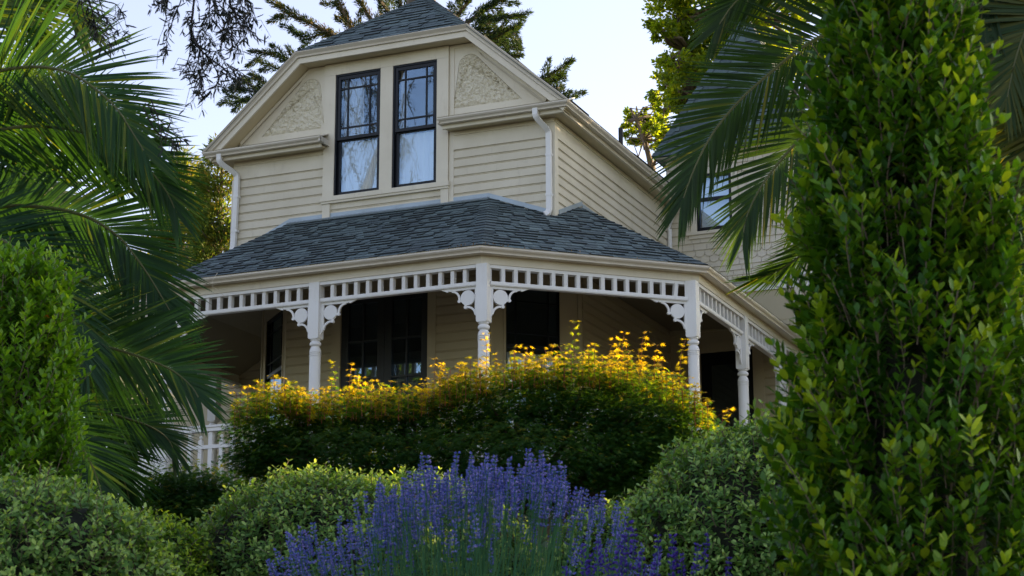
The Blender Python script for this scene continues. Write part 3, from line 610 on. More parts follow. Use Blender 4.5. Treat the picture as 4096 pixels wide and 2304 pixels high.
# the double glazed door in the front wall
mb = MB(); mb.fb(WF0, -3.115, -2.985, -.05, .030, GB, .70); mb.fb(WF0, -1.735, -1.62, -.05, .030, GB, .70); mb.fb(WF0, -3.13, -1.60, -.05, .034, .7005, GT)
part(mb, 'door_casing', 'under')
def glazed_door(x0, x1, name='glazed_door'):
    mb = MB(); st = .10; z0, z1 = GB+.02, .695; y = -.02
    mb.fb(WF0, x0, x0+st, -.05, y+.02, z0, z1); mb.fb(WF0, x1-st, x1, -.05, y+.02, z0, z1)
    mb.fb(WF0, x0+st, x1-st, -.05, y+.02, z1-.13, z1); mb.fb(WF0, x0+st, x1-st, -.05, y+.02, z0, -1.45)
    d = part(mb, name, 'doorpaint'); a, b = x0+st, x1-st; zs = [-1.45, -.95, -.44, .06, .565]
    mb = MB(); m = (a+b)/2; mb.fb(WF0, m-.012, m+.012, -.045, y+.014, zs[0], zs[-1])
    for z in zs[1:-1]: mb.fb(WF0, a, b, -.044, y+.012, z-.012, z+.012)
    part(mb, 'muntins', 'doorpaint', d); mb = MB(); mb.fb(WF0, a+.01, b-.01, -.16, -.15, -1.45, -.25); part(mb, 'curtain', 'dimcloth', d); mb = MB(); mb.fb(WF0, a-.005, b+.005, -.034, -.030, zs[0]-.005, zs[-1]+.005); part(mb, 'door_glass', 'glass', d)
    return d
glazed_door(-2.985, -2.362); d2 = glazed_door(-2.358, -1.735)
mb = MB(); mb.lathe((0, 0), [(.001, 0), (.02, .003), (.026, .012), (.02, .024), (.001, .028)], 12); k = part(mb, 'door_knob', 'copper', d2, True)
k.location = (-2.30, -.045, -1.2); k.rotation_euler = (math.radians(90), 0, 0)
# cut corner windows, right and left
def corner_window(F, L, name='corner_window'):
    mb = MB(); c0, c1 = .18, L-.28 if F is CH else L-.18
    mb.fb(F, 0, c0, -.05, .014, GB, GT); mb.fb(F, c1, L, -.05, .014, GB, GT); mb.fb(F, c0, c1, -.05, .012, .66, GT); mb.fb(F, c0, c1, -.05, .012, GB, -1.55)
    mb.fb(F, c0-.005, c0+.03, .0141, .024, -1.5, .66); mb.fb(F, c1-.03, c1+.005, .0141, .024, -1.5, .66); mb.fb(F, L-.06, L, .0141, .03, GB, GT); mb.fb(F, 0, .05, .0141, .03, GB, GT)
    part(mb, 'corner_casing', 'under')
    mb = MB(); z0, zm, z1 = -1.55, -.13, .66; s = .05
    mb.fb(F, c0, c0+s, -.04, .0, z0, z1); mb.fb(F, c1-s, c1, -.04, .0, z0, z1); mb.fb(F, c0+s, c1-s, -.04, .0, z1-s, z1); mb.fb(F, c0+s, c1-s, -.04, .0, z0, z0+s); mb.fb(F, c0+s, c1-s, -.039, .002, zm-.025, zm+.025)
    w = part(mb, name, 'navy'); mb = MB(); a, b = c0+s, c1-s
    for t in (.18, .82): u = lerp(a, b, t); mb.fb(F, u-.008, u+.008, -.032, -.006, zm+.025, z1-s)
    for z in (zm+.17, z1-s-.16): mb.fb(F, a, b, -.031, -.005, z-.008, z+.008)
    part(mb, 'muntins', 'navy', w); mb = MB(); mb.fb(F, a, b, -.022, -.018, z0+s, z1-s); part(mb, 'corner_glass', 'glass', w)
    mb = MB(); mb.fb(F, a, b, -.10, -.09, z0+s, zm-.07); part(mb, 'glint_sheet', 'curtain', w)  # white sheet added to imitate sky reflected in the lower panes
corner_window(CH, CHL); corner_window(CHm, CHmL)
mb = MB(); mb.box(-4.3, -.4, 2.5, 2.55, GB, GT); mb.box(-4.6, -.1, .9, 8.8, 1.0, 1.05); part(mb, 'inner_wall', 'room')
# wall of the house left of the porch, with a glazed door in its shade
LW = Fr((0, 2.7), (1, 0)); mb = MB(); mb.box(-6.2, -4.7, 3.3, 3.35, GB, 1.3); mb.box(-6.25, -6.2, 2.75, 3.35, GB, 1.3); mb.fb(LW, -7.7, -6.60, -.05, 0, GB-.6, .35); siding(mb, LW, -6.60, -5.72, GB, 1.3, 1.3); siding(mb, LW, -4.98, -4.69, GB, 1.3, 1.3); mb.fb(LW, -5.72, -4.98, -.05, .01, -.05, 1.3); mb.fb(LW, -5.80, -5.70, .0, .03, GB, .05); mb.fb(LW, -5.0, -4.9, .0, .03, GB, .05); mb.fb(LW, -5.82, -4.88, .0, .032, .0505, .16)
part(mb, 'left_wing_wall', 'under')
glazed_door_x = MB(); glazed_door_x.fb(LW, -5.70, -5.60, -.05, .005, GB, -.05); glazed_door_x.fb(LW, -5.10, -5.0, -.05, .005, GB, -.05); glazed_door_x.fb(LW, -5.6, -5.1, -.05, .005, -.16, -.05); glazed_door_x.fb(LW, -5.6, -5.1, -.05, .005, GB, -1.6)
d4 = part(glazed_door_x, 'glazed_door', 'navy'); mb = MB(); mb.fb(LW, -5.36, -5.34, -.045, .0, -1.6, -.16)
for z in (-1.15, -.65): mb.fb(LW, -5.6, -5.1, -.044, -.001, z-.01, z+.01)
part(mb, 'muntins', 'navy', d4); mb = MB(); mb.fb(LW, -5.6, -5.1, -.034, -.031, -1.6, -.16); part(mb, 'door_glass', 'glass', d4)
mb = MB(); mb.fb(LW, -5.6, -5.1, -.10, -.09, -1.6, -.75); part(mb, 'curtain', 'curtain', d4)
# vent pipe
mb = MB(); mb.tube([(-.7, 4.4, 3.6), (-.7, 4.4, 4.06)], .034, 14); part(mb, 'vent_pipe', 'pipe', None, True)
# --- wing with its tower
WX1 = 2.7
WN = WING
def shingle_row(mb, F, u0, u1, z0, z1, w, kind, n0=.0):
    u = u0-rng.random()*w*(0 if kind != 'rect' else 1); k = 0
    while u < u1:
        ww = w*(rng.uniform(.65, 1.3) if kind == 'rect' else 1); a, b = max(u, u0)+.003, min(u+ww, u1)-.003; u += ww; k += 1
        if b-a < .012: continue
        if kind == 'rect': o = [(a, z0+rng.uniform(0, .003)), (b, z0+rng.uniform(0, .003)), (b, z1), (a, z1)]
        elif kind == 'round':
            r = (b-a)/2; c = (a+b)/2; o = [(c+r*math.cos(t), z0+r*.85+r*.85*math.sin(t)) for t in np.linspace(math.pi, 2*math.pi, 11)]+[(b, z1), (a, z1)]
        else: c = (a+b)/2; o = [(a, z0+.055), (c, z0), (b, z0+.055), (b, z1), (a, z1)]
        kk = len(o); lo, hi = n0+.020, n0+.003; zz = [(lo+(hi-lo)*(z-z0)/(z1-z0)) for _, z in o]
        mb.add([F.p(x, nn, z) for (x, z), nn in zip(o, zz)]+[F.p(x, n0-.0, z) for x, z in o], [tuple(range(kk))]+[(i, (i+1) % kk, (i+1) % kk+kk, i+kk) for i in range(kk)])
TWX = 2.03
wx0, wx1, wz0, wz1 = .463, 1.0, 2.30, 3.17
mb = MB()
rows = [3.42, 3.30, 3.18, 3.06, 2.94, 2.82, 2.70, 2.575, 2.452, 2.270, 2.135, 2.030]
rows = list(np.arange(3.42, 2.46, -.135))+[2.40, 2.27, 2.135, 2.03]
for i in range(len(rows)-1):
    zt_, zb_ = rows[i], rows[i+1]
    if zb_ > 2.2 and zb_ < 3.26:
        shingle_row(mb, WN, .0, wx0-.10, zb_, zt_+.012, .17, 'rect'); shingle_row(mb, WN, wx1+.10, TWX, zb_, zt_+.012, .17, 'rect')
    else: shingle_row(mb, WN, .0, TWX, zb_, zt_+.012, .17, 'rect')
shingle_row(mb, WN, 0, TWX, 1.925, 2.042, .142, 'round'); shingle_row(mb, WN, -.071, TWX, 1.830, 1.945, .142, 'round')
for a, b in ((1.755, 1.85), (1.675, 1.765), (1.60, 1.685)): shingle_row(mb, WN, 0, TWX, a, b, .17, 'rect')
shingle_row(mb, WN, 0, TWX, 1.525, 1.62, .075, 'dia')
part(mb, 'shingle_cladding', 'cream')
mb = MB(); mb.fb(WN, .002, wx0, -.06, -.001, 1.5, 3.44); mb.fb(WN, wx1, TWX, -.06, -.0012, 1.5, 3.44); mb.fb(WN, wx0, wx1, -.06, -.001, 1.5, wz0); mb.fb(WN, wx0, wx1, -.06, -.001, wz1, 3.44)
SR = Fr((TWX, 4.4), (0, 1)); mb.fb(SR, 0, 2.0, -.06, 0, 1.5, 3.44); mb.box(0, TWX, 6.36, 6.4, 1.5, 3.44); mb.box(.0, .06, 4.46, 6.4, 2.7, 3.44)
part(mb, 'tower_wall', 'cream')
mb = MB()
mb.fb(WN, wx0-.095, wx0, -.03, .030, wz0, wz1); mb.fb(WN, wx1, wx1+.095, -.03, .030, wz0, wz1); mb.fb(WN, wx0-.105, wx1+.105, -.03, .034, wz1, wz1+.10)
mb.fb(WN, wx0-.15, wx1+.15, -.03, .060, wz0-.045, wz0); mb.fb(WN, wx0-.125, wx1+.125, -.03, .034, wz0-.10, wz0-.0455)
part(mb, 'window_casing', 'trim')
mb = MB(); s = .045; zm = 2.79
mb.fb(WN, wx0, wx0+s, -.05, .012, wz0, wz1); mb.fb(WN, wx1-s, wx1, -.05, .012, wz0, wz1); mb.fb(WN, wx0+s, wx1-s, -.05, .012, wz1-s, wz1); mb.fb(WN, wx0+s, wx1-s, -.05, .008, wz0, wz0+.065); mb.fb(WN, wx0+s, wx1-s, -.05, .014, zm-.022, zm+.022)
w = part(mb, 'window', 'navy'); mb = MB(); mb.fb(WN, wx0+s, wx1-s, -.022, -.018, wz0+.06, wz1-s); part(mb, 'pane', 'glass', w)
mb = MB(); mb.fb(WN, wx0+s, wx1-s, -.09, -.085, wz0, wz1); part(mb, 'curtain', 'curtain', w)
# tower eave, steep roof and finial
tp = [(-.10, 6.5, 0), (-.10, 4.26, 0), (TWX+.12, 4.26, 0), (TWX+.12, 6.5, 0)]
mb = MB(); mb.sweep([(0, 3.445), (.03, 3.47), (.03, 3.50), (-.12, 3.50), (-.12, 3.445)], tp, (0, 0, 1)); mb.box(-.02, TWX+.04, 4.30, 6.4, 3.446, 3.46); part(mb, 'tower_eave', 'trim')
ax, ay, az = 1.005, 5.40, 5.98
c = [(-.14, 4.22, 3.47), (TWX+.16, 4.22, 3.47), (TWX+.16, 6.55, 3.47), (-.14, 6.55, 3.47)]
mb = MB()
for i in range(4):
    P, Q = c[i], c[(i+1) % 4]; e = .02; ap = np.array((ax, ay, az)); d = unit(np.array(Q)-np.array(P))*.02
    course_plane(mb, P, Q, ap-d, ap+d, .15, .2, .014)
    hipcap(mb, P, (ax, ay, az), dd_(P, c[(i+1) % 4]), dd_(P, c[(i-1) % 4]), .09, .14, .025)
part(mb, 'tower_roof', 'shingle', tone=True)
mb = MB(); z = az-.06; mb.lathe((ax, ay), [(.06, z), (.065, z+.10), (.05, z+.12), (.045, z+.20), (.075, z+.23), (.075, z+.25), (.05, z+.28), (.04, z+.34), (.085, z+.40), (.105, z+.46), (.085, z+.53), (.04, z+.58), (.045, z+.66), (.03, z+.70), (.018, z+.95), (.002, z+1.3)], 16)
part(mb, 'finial', 'copper', None, True)
# cornice between the storeys, lower wing wall with door
mb = MB(); mb.sweep([(0, 1.335), (.03, 1.335), (.03, 1.43), (.045, 1.44), (.05, 1.455), (.085, 1.475), (.10, 1.49), (.10, 1.51), (0, 1.545)], [(.002, 4.4, 0), (WX1, 4.4, 0)], (0, 0, 1)); part(mb, 'cornice', 'white')
mb = MB(); mb.fb(WN, .46, 1.235, -.05, .0, .50, 1.33); mb.fb(WN, 0.002, .33, -.05, .0, GB, 1.335); siding(mb, WN, 1.395, WX1, GB, 1.334, GT)
mb.fb(WN, .33, .461, -.05, .0, .60, 1.33); mb.fb(WN, 1.235, 1.395, -.05, .0, .6, 1.33)
mb.box(WX1-.05, WX1, 4.4, 8.9, GB-1, 3.4); mb.fb(WN, TWX+.002, WX1, -.06, 0, 1.546, 3.4)
part(mb, 'wing_wall', 'under')
mb = MB(); mb.fb(WN, .33, .46, -.03, .026, GB, .50); mb.fb(WN, 1.235, 1.395, -.03, .026, GB, .50); mb.fb(WN, .32, 1.405, -.03, .030, .5005, .64); mb.fb(WN, .02, 1.80, .001, .05, .80, .87); part(mb, 'door_casing', 'under')
mb = MB(); mb.fb(WN, .46, 1.235, -.05, -.012, GB, .50)
d3 = part(mb, 'panel_door', 'navy'); mb = MB()
for a, b, c_, d_ in ((.55, 1.145, -.95, .38), (.55, .825, -2.0, -1.1), (.87, 1.145, -2.0, -1.1)): mb.fb(WN, a, b, -.0119, -.004, c_, d_)
part(mb, 'door_panel', 'navy', d3)
mb = MB(); mb.fb(WN, .62, 1.075, -.0039, -.001, -.88, .31); part(mb, 'door_glass', 'glass', d3)
# corner boards of the lower wing seen over the porch gutter
mb = MB(); mb.fb(WN, 1.86, 1.98, .017, .03, .5, 1.334); part(mb, 'corner_board', 'trim')
mb = MB(); course_plane(mb, (TWX+.17, 4.15, 3.4), (WX1+.3, 4.15, 3.4), (TWX+.17, 6.6, 4.9), (WX1+.3, 6.6, 4.9), .15, .2)
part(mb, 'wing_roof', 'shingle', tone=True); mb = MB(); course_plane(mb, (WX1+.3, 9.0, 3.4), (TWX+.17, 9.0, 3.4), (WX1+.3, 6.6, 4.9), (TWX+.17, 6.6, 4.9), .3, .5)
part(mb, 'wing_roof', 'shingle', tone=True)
mb = MB(); mb.tube([(.20, 4.20, 2.62), (.13, 4.29, 2.58), (.075, 4.335, 2.50), (.055, 4.345, 2.38), (.053, 4.345, 1.70)], .034, 12); part(mb, 'downspout', 'white', None, True)
# a thin wire hanging off the gutter
mb = MB(); mb.tube([at(618.4+5, 675, 23.6)]+[tuple(np.array((-3.13+dx, -2.38-dy, z))) for dx, dy, z in ((-.31, .0, .47), (-.30, .02, .44), (-.33, .02, .38), (-.335, .01, .31), (-.31, .02, .27), (-.26, .03, .22), (-.22, .02, .20))][:1]+[(-3.42, -2.40, .45), (-3.45, -2.39, .38), (-3.455, -2.37, .31), (-3.42, -2.26, .27), (-3.36, -2.25, .21), (-3.33, -2.25, .195)], .003, 5)
mb2 = MB(); mb2.tube([(-3.42, -2.345, .47), (-3.40, -2.37, .475), (-3.41, -2.39, .44), (-3.45, -2.39, .38), (-3.455, -2.37, .31), (-3.42, -2.26, .27), (-3.36, -2.25, .21), (-3.32, -2.25, .195)], .003, 5); part(mb2, 'loose_wire', 'trim')
# ================================================================== VEGETATION
U3 = np.array([0, 0, 1.])
def shoots(name, parent, base, dirs, length, mat, T=OVAL, leaf=.034, pair=.012, up=.75, tonef=None, tiptone=.25, stemmat='bark', stem=True, wid=1.0, shrink=.75):
    """leafy shoots: stems at base (n,3) running along dirs, opposite pairs of leaves along them"""
    n = len(base); length = np.broadcast_to(length, (n,)); K = max(2, int(np.mean(length)/pair)); P = []; A = []; Nn = []; Sc = []; To = []
    dirs = unit(dirs); a = unit(np.cross(dirs, rnd(n)+1e-3)); b = np.cross(dirs, a); bend = rnd(n, .15)
    ts = tonef if tonef is not None else rng.uniform(.15, .6, n); stems = []
    for k in range(K):
        t = (k+.5)/K; c = base+dirs*(length*t)[:, None]+bend*(length*t*t)[:, None]; ph = rng.uniform(0, 6.28, n)*.0+k*1.57+rng.normal(0, .35, n)
        for sg in (0, math.pi):
            o = a*np.cos(ph+sg)[:, None]+b*np.sin(ph+sg)[:, None]
            u = up*(.55+.75*t); ax = o*(1-.35*t)+dirs*u+rnd(n, .13)
            P.append(c+o*.001); A.append(ax); Nn.append(dirs*1.0-o*u+rnd(n, .12)); Sc.append(leaf*rng.uniform(.62, 1.18, n)*(1-(1-shrink)*t*t)*(1 if t > .12 else .8)); To.append(np.clip(ts+tiptone*t**3+rng.normal(0, .09, n)+(rng.random(n) < .03)*.45, 0, 1))
    lf = leaves(name, *T, np.concatenate(P), np.concatenate(A), np.concatenate(Nn), np.concatenate(Sc), np.concatenate(To), mat, parent, np.concatenate(Sc)*wid)
    if stem:
        k = 4; tt = np.linspace(0, .95, k); C = base[:, None]+dirs[:, None]*(length[:, None]*tt)[..., None]+bend[:, None]*(length[:, None]*tt**2)[..., None]
        w = np.broadcast_to((a*.0014)[:, None], C.shape)
        strips('stems', C, w, M[stemmat] if isinstance(stemmat, str) else stemmat, parent)
    return lf
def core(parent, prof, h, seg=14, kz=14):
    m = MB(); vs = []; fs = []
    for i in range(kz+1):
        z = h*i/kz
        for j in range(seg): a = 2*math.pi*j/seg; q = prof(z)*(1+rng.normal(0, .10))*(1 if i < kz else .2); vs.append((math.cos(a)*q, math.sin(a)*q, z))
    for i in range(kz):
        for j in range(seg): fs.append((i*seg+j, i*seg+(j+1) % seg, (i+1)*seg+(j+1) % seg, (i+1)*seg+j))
    m.add(vs, fs); m.build('shade_core', M['core_shade'], parent)
def column_hedge(name, vx, vtop, d, rad, label, group, mat, n, leaf, ztop=None, zshape=None, seed=1, stray=()):
    global rng; rng = np.random.default_rng(seed)
    c = at(vx, 700, d); x0, y0 = c[0], c[1]; zb = float(ground_z(x0, y0)); zt_ = at(vx, vtop, d)[2] if ztop is None else ztop
    r = tag(empty(name, (x0, y0, zb)), label, 'shrub', group)
    h = zt_-zb; off = np.array([x0, y0, zb])
    z = rng.uniform(.02, 1, n)**.9*h; prof = lambda zz: rad*np.interp(zz/h, *zshape)
    ang = rng.uniform(0, 2*math.pi, n); depth = np.where(rng.random(n) < .72, rng.uniform(.80, 1.0, n), rng.uniform(.3, .8, n)); lump = 1+.10*np.sin(ang*3+z*9)+.08*np.sin(ang*7-z*14)
    rr = prof(z)*depth*lump; o = np.stack([np.cos(ang), np.sin(ang), 0*ang], -1)
    base = o*rr[:, None]+np.stack([0*z, 0*z, z], -1); dirs = o*rng.uniform(.15, .62, n)[:, None]+U3+rnd(n, .12)
    # near the tip shoots stand upright
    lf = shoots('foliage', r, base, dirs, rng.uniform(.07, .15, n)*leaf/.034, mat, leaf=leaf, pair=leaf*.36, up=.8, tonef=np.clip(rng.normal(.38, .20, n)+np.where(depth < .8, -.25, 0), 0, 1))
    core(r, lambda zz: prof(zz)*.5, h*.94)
    m = MB(); m.tube([(0, 0, -.1), (.01, .0, h*.3), (0, .01, h*.6), (0, 0, h*.93)], [.035, .03, .02, .006], 8)
    for i in range(40):
        a = rng.uniform(0, 6.28); zz = rng.uniform(.1, .8)*h; R = prof(zz)*.85; m.tube([(0, 0, zz), (math.cos(a)*R*.5, math.sin(a)*R*.5, zz+.08), (math.cos(a)*R, math.sin(a)*R, zz+.22)], [.008, .005, .002], 5)
    m.build('branches', M['bark'], r, True)
    # withered leaves caught in it
    k = 9; a = rng.uniform(0, 6.28, k); zz = rng.uniform(.35, .95, k)*h; pr_ = np.array([prof(q) for q in zz])
    leaves('withered_leaf', *OVAL, np.stack([np.cos(a)*pr_*1.03, np.sin(a)*pr_*1.03, zz], -1), rnd(k), rnd(k), leaf*.9, rng.random(k), M['orange'], r)
    return r
Z1s = ([0, .15, .5, .75, .9, .97, 1.0], [.85, 1.0, 1.0, .95, .80, .55, .25])
Z2s = ([0, .15, .55, .72, .85, 1.0], [1.05, 1.08, 1.0, .90, .72, .30])
cR = at(2262, 700, 4.3)
column_hedge('clipped_column_shrub', 2284, 0, 4.3, .208, 'tall dark green small-leaved column shrub filling the right side close to the camera', 'clipped column shrubs', M['hedge'], 3200, .040, ztop=float(at(2262, -170, 4.3)[2]), zshape=([0, .25, .42, .6, .70, .80, .88, .94, 1.0], [1.3, 1.42, 1.32, 1.08, .93, .77, .62, .50, .3]), seed=3)
column_hedge('clipped_column_shrub', 45, 712, 7.2, .212, 'bright green small-leaved column shrub at the left edge with its tip in view', 'clipped column shrubs', M['hedge2'], 1700, .042, zshape=Z1s, seed=5)
def mound(name, cx, cy, d, rx, rz, label, group, mat, n, leaf, seed, ry=None, fl=.0):
    global rng; rng = np.random.default_rng(seed)
    c = at(cx, cy, d); zb = float(ground_z(c[0], c[1])); r = tag(empty(name, (c[0], c[1], zb)), label, 'shrub', group); ry = ry or rx
    v = rnd(n); v[:, 2] = np.abs(v[:, 2])-.25; v = unit(v); R = np.array([RT[0], RT[1], 0.]); Fh = np.array([-RT[1], RT[0], 0.])
    ls = 1+.035*np.sin(v[:, 0]*9+seed)*np.cos(v[:, 1]*7)+.025*np.sin(v[:, 2]*15+v[:, 0]*6); dep = np.where(rng.random(n) < .75, rng.uniform(.92, 1.0, n), rng.uniform(.7, .92, n))
    q = v*(ls*dep)[:, None]; off = c[2]-zb
    base = R*(q[:, 0]*rx)[:, None]+Fh*(q[:, 1]*ry)[:, None]+U3*(q[:, 2]*rz+off)[:, None]
    nn = R*(v[:, 0]/rx)[:, None]+Fh*(v[:, 1]/ry)[:, None]+U3*(v[:, 2]/rz)[:, None]; nn = unit(nn)
    dirs = nn*.75+U3*.55+rnd(n, .28)
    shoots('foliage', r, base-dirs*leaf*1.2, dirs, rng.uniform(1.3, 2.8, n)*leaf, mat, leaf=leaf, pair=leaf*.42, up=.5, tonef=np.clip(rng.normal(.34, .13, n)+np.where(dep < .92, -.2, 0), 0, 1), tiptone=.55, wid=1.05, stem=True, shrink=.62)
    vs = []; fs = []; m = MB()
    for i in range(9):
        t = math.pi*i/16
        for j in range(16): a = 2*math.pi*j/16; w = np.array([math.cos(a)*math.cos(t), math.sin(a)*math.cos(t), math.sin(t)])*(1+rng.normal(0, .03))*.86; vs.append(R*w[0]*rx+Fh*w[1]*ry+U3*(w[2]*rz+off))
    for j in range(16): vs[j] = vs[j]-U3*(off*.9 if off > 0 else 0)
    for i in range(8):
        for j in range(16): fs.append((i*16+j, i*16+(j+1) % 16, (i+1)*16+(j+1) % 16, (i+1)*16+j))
    m.add(vs, fs); m.build('shade_core', M['core_shade'], r)
    m = MB()
    for i in range(26):
        w = unit(rnd(1)[0]*[1, 1, .5]+U3*.8); e = R*w[0]*rx*.9+Fh*w[1]*ry*.9+U3*(w[2]*rz*.9+off); m.tube([(0, 0, -.05), tuple(e*.5+U3*.06), tuple(e)], [.018, .010, .003], 6)
    m.build('branches', M['bark'], r, True)
    return r
mound('clipped_mound_shrub', 800, 1508, 8.4, .62, .56, 'rounded green clipped shrub left of the lavender at the bottom', 'clipped mound shrubs', M['mound'], 3600, .034, 11)
mound('clipped_mound_shrub', 1040, 1500, 8.9, .62, .56, 'rounded green clipped shrub half hidden behind the lavender flowers', 'clipped mound shrubs', M['mound'], 2300, .034, 17)
mound('clipped_mound_shrub', 1925, 1460, 7.6, .60, .625, 'large rounded green clipped shrub beside the tall dark column on the right', 'clipped mound shrubs', M['mound'], 4400, .034, 12)
mound('clipped_mound_shrub', 1585, 1490, 8.6, .42, .40, 'low green clipped shrub wedged between the lavender and the large right mound', 'clipped mound shrubs', M['mound'], 2000, .034, 19)
mound('clipped_mound_shrub', 60, 1525, 5.6, .43, .37, 'rounded grey green clipped shrub in the bottom left corner', 'clipped mound shrubs', M['mound'], 2900, .028, 13)
mound('clipped_mound_shrub', 350, 1500, 8.0, .31, .34, 'small yellow green clipped shrub between the corner shrub and the lavender side mound', 'clipped mound shrubs', M['mound2'], 1600, .033, 14)
# unseen hedge and trees right of the house, added to block the sun
def screen(name, label, cat, pos, size, n, leaf, seed, mat='broad'):
    global rng; rng = np.random.default_rng(seed); g0 = float(ground_z(*pos)); r = tag(empty(name, (*pos, g0)), label, cat, {'tree': 'dense garden trees', 'hedge': 'clipped laurel hedges'}[cat]); sx, sy, z0, z1 = size; n = int(n*1.5); v = unit(rnd(n)); v = np.sign(v)*np.abs(v)**.7; v = v/np.maximum(1, np.abs(v).max(1, keepdims=True)); q = v*rng.uniform(.74, 1.04, n)[:, None]
    zc, hz = (z0+z1)/2-g0, (z1-z0)/2; P = q*[sx, sy, hz]+[0, 0, zc]
    leaves('foliage', *DIAM, P, v+rnd(n, .6), v+rnd(n, .8), leaf*rng.uniform(.6, 1.3, n), np.clip(rng.normal(.3, .15, n), 0, 1), M[mat], r)
    m = MB(); vs = []; fs = []
    for i in range(13):
        t = math.pi*(i/12-.5)
        for j in range(20):
            a = 2*math.pi*j/20; w = np.array([math.cos(a)*math.cos(t), math.sin(a)*math.cos(t), math.sin(t)]); w = np.sign(w)*np.abs(w)**.7*(.74+rng.normal(0, .05)); vs.append(w*[sx, sy, hz]+[0, 0, zc])
    for i in range(12):
        for j in range(20): fs.append((i*20+j, i*20+(j+1) % 20, (i+1)*20+(j+1) % 20, (i+1)*20+j))
    m.add(vs, fs); m.build('shade_core', M['core_shade'], r); m = MB(); m.tube([(0, 0, -.2), (0, 0, zc)], [.2, .12], 8); m.build('trunk', M['bark'], r)
screen('screen_tree', 'dense tree behind the wing, out of view, added to shade the side wall', 'tree', (7.5, 9.4), (3.5, 1.2, -2.0, 6.6), 3200, .3, 101)
screen('screen_hedge', 'low hedge out of view at the right, added to limit the sun on the maple', 'hedge', (13.0, 5.0), (1.55, .9, -3.6, 1.85), 2400, .24, 102)
screen('screen_tree', 'round dense tree out of view at the right, added to shade the lower palm fronds', 'tree', (15.3, 3.3), (1.2, .8, -2.5, 4.6), 2200, .28, 103)
screen('screen_tree', 'broad dense tree out of view at the right, added to shade the near shrubs', 'tree', (19.6, .4), (3.4, 1.6, -3.0, 5.2), 3500, .32, 104)
screen('screen_tree', 'dense tree left behind the viewer, added to darken the porch door glass', 'tree', (-13.0, -21.0), (4.5, 3.5, -5.0, 5.5), 3000, .36, 105)  # added out of view so the door glass mirrors dark leaves, not sky
screen('screen_tree', 'second dense tree left behind the viewer, added to darken the door reflections', 'tree', (-19.0, -15.0), (4.0, 3.5, -5.0, 6.0), 2500, .36, 106)  # also added, blocks more of the sky the door would mirror
_c = at(250, 1150, 33)
screen('screen_hedge', 'dark hedge behind the palm at the left, beyond the porch railing', 'hedge', (_c[0], _c[1]), (3.6, 1.2, -3.4, -.35), 3200, .16, 108, 'conifer')
_c = at(2600, 1500, 10.5)
screen('screen_hedge', 'low hedge in the shade right behind the tall column shrub', 'hedge', (_c[0], _c[1]), (.9, .6, -6.2, -3.75), 2200, .10, 109, 'mound')
_c = at(2665, 560, 27)
screen('screen_tree', 'dark tree filling the gap at the far right edge beyond the column shrub', 'tree', (_c[0], _c[1]), (1.9, 1.2, -3.0, 5.6), 3800, .2, 107)
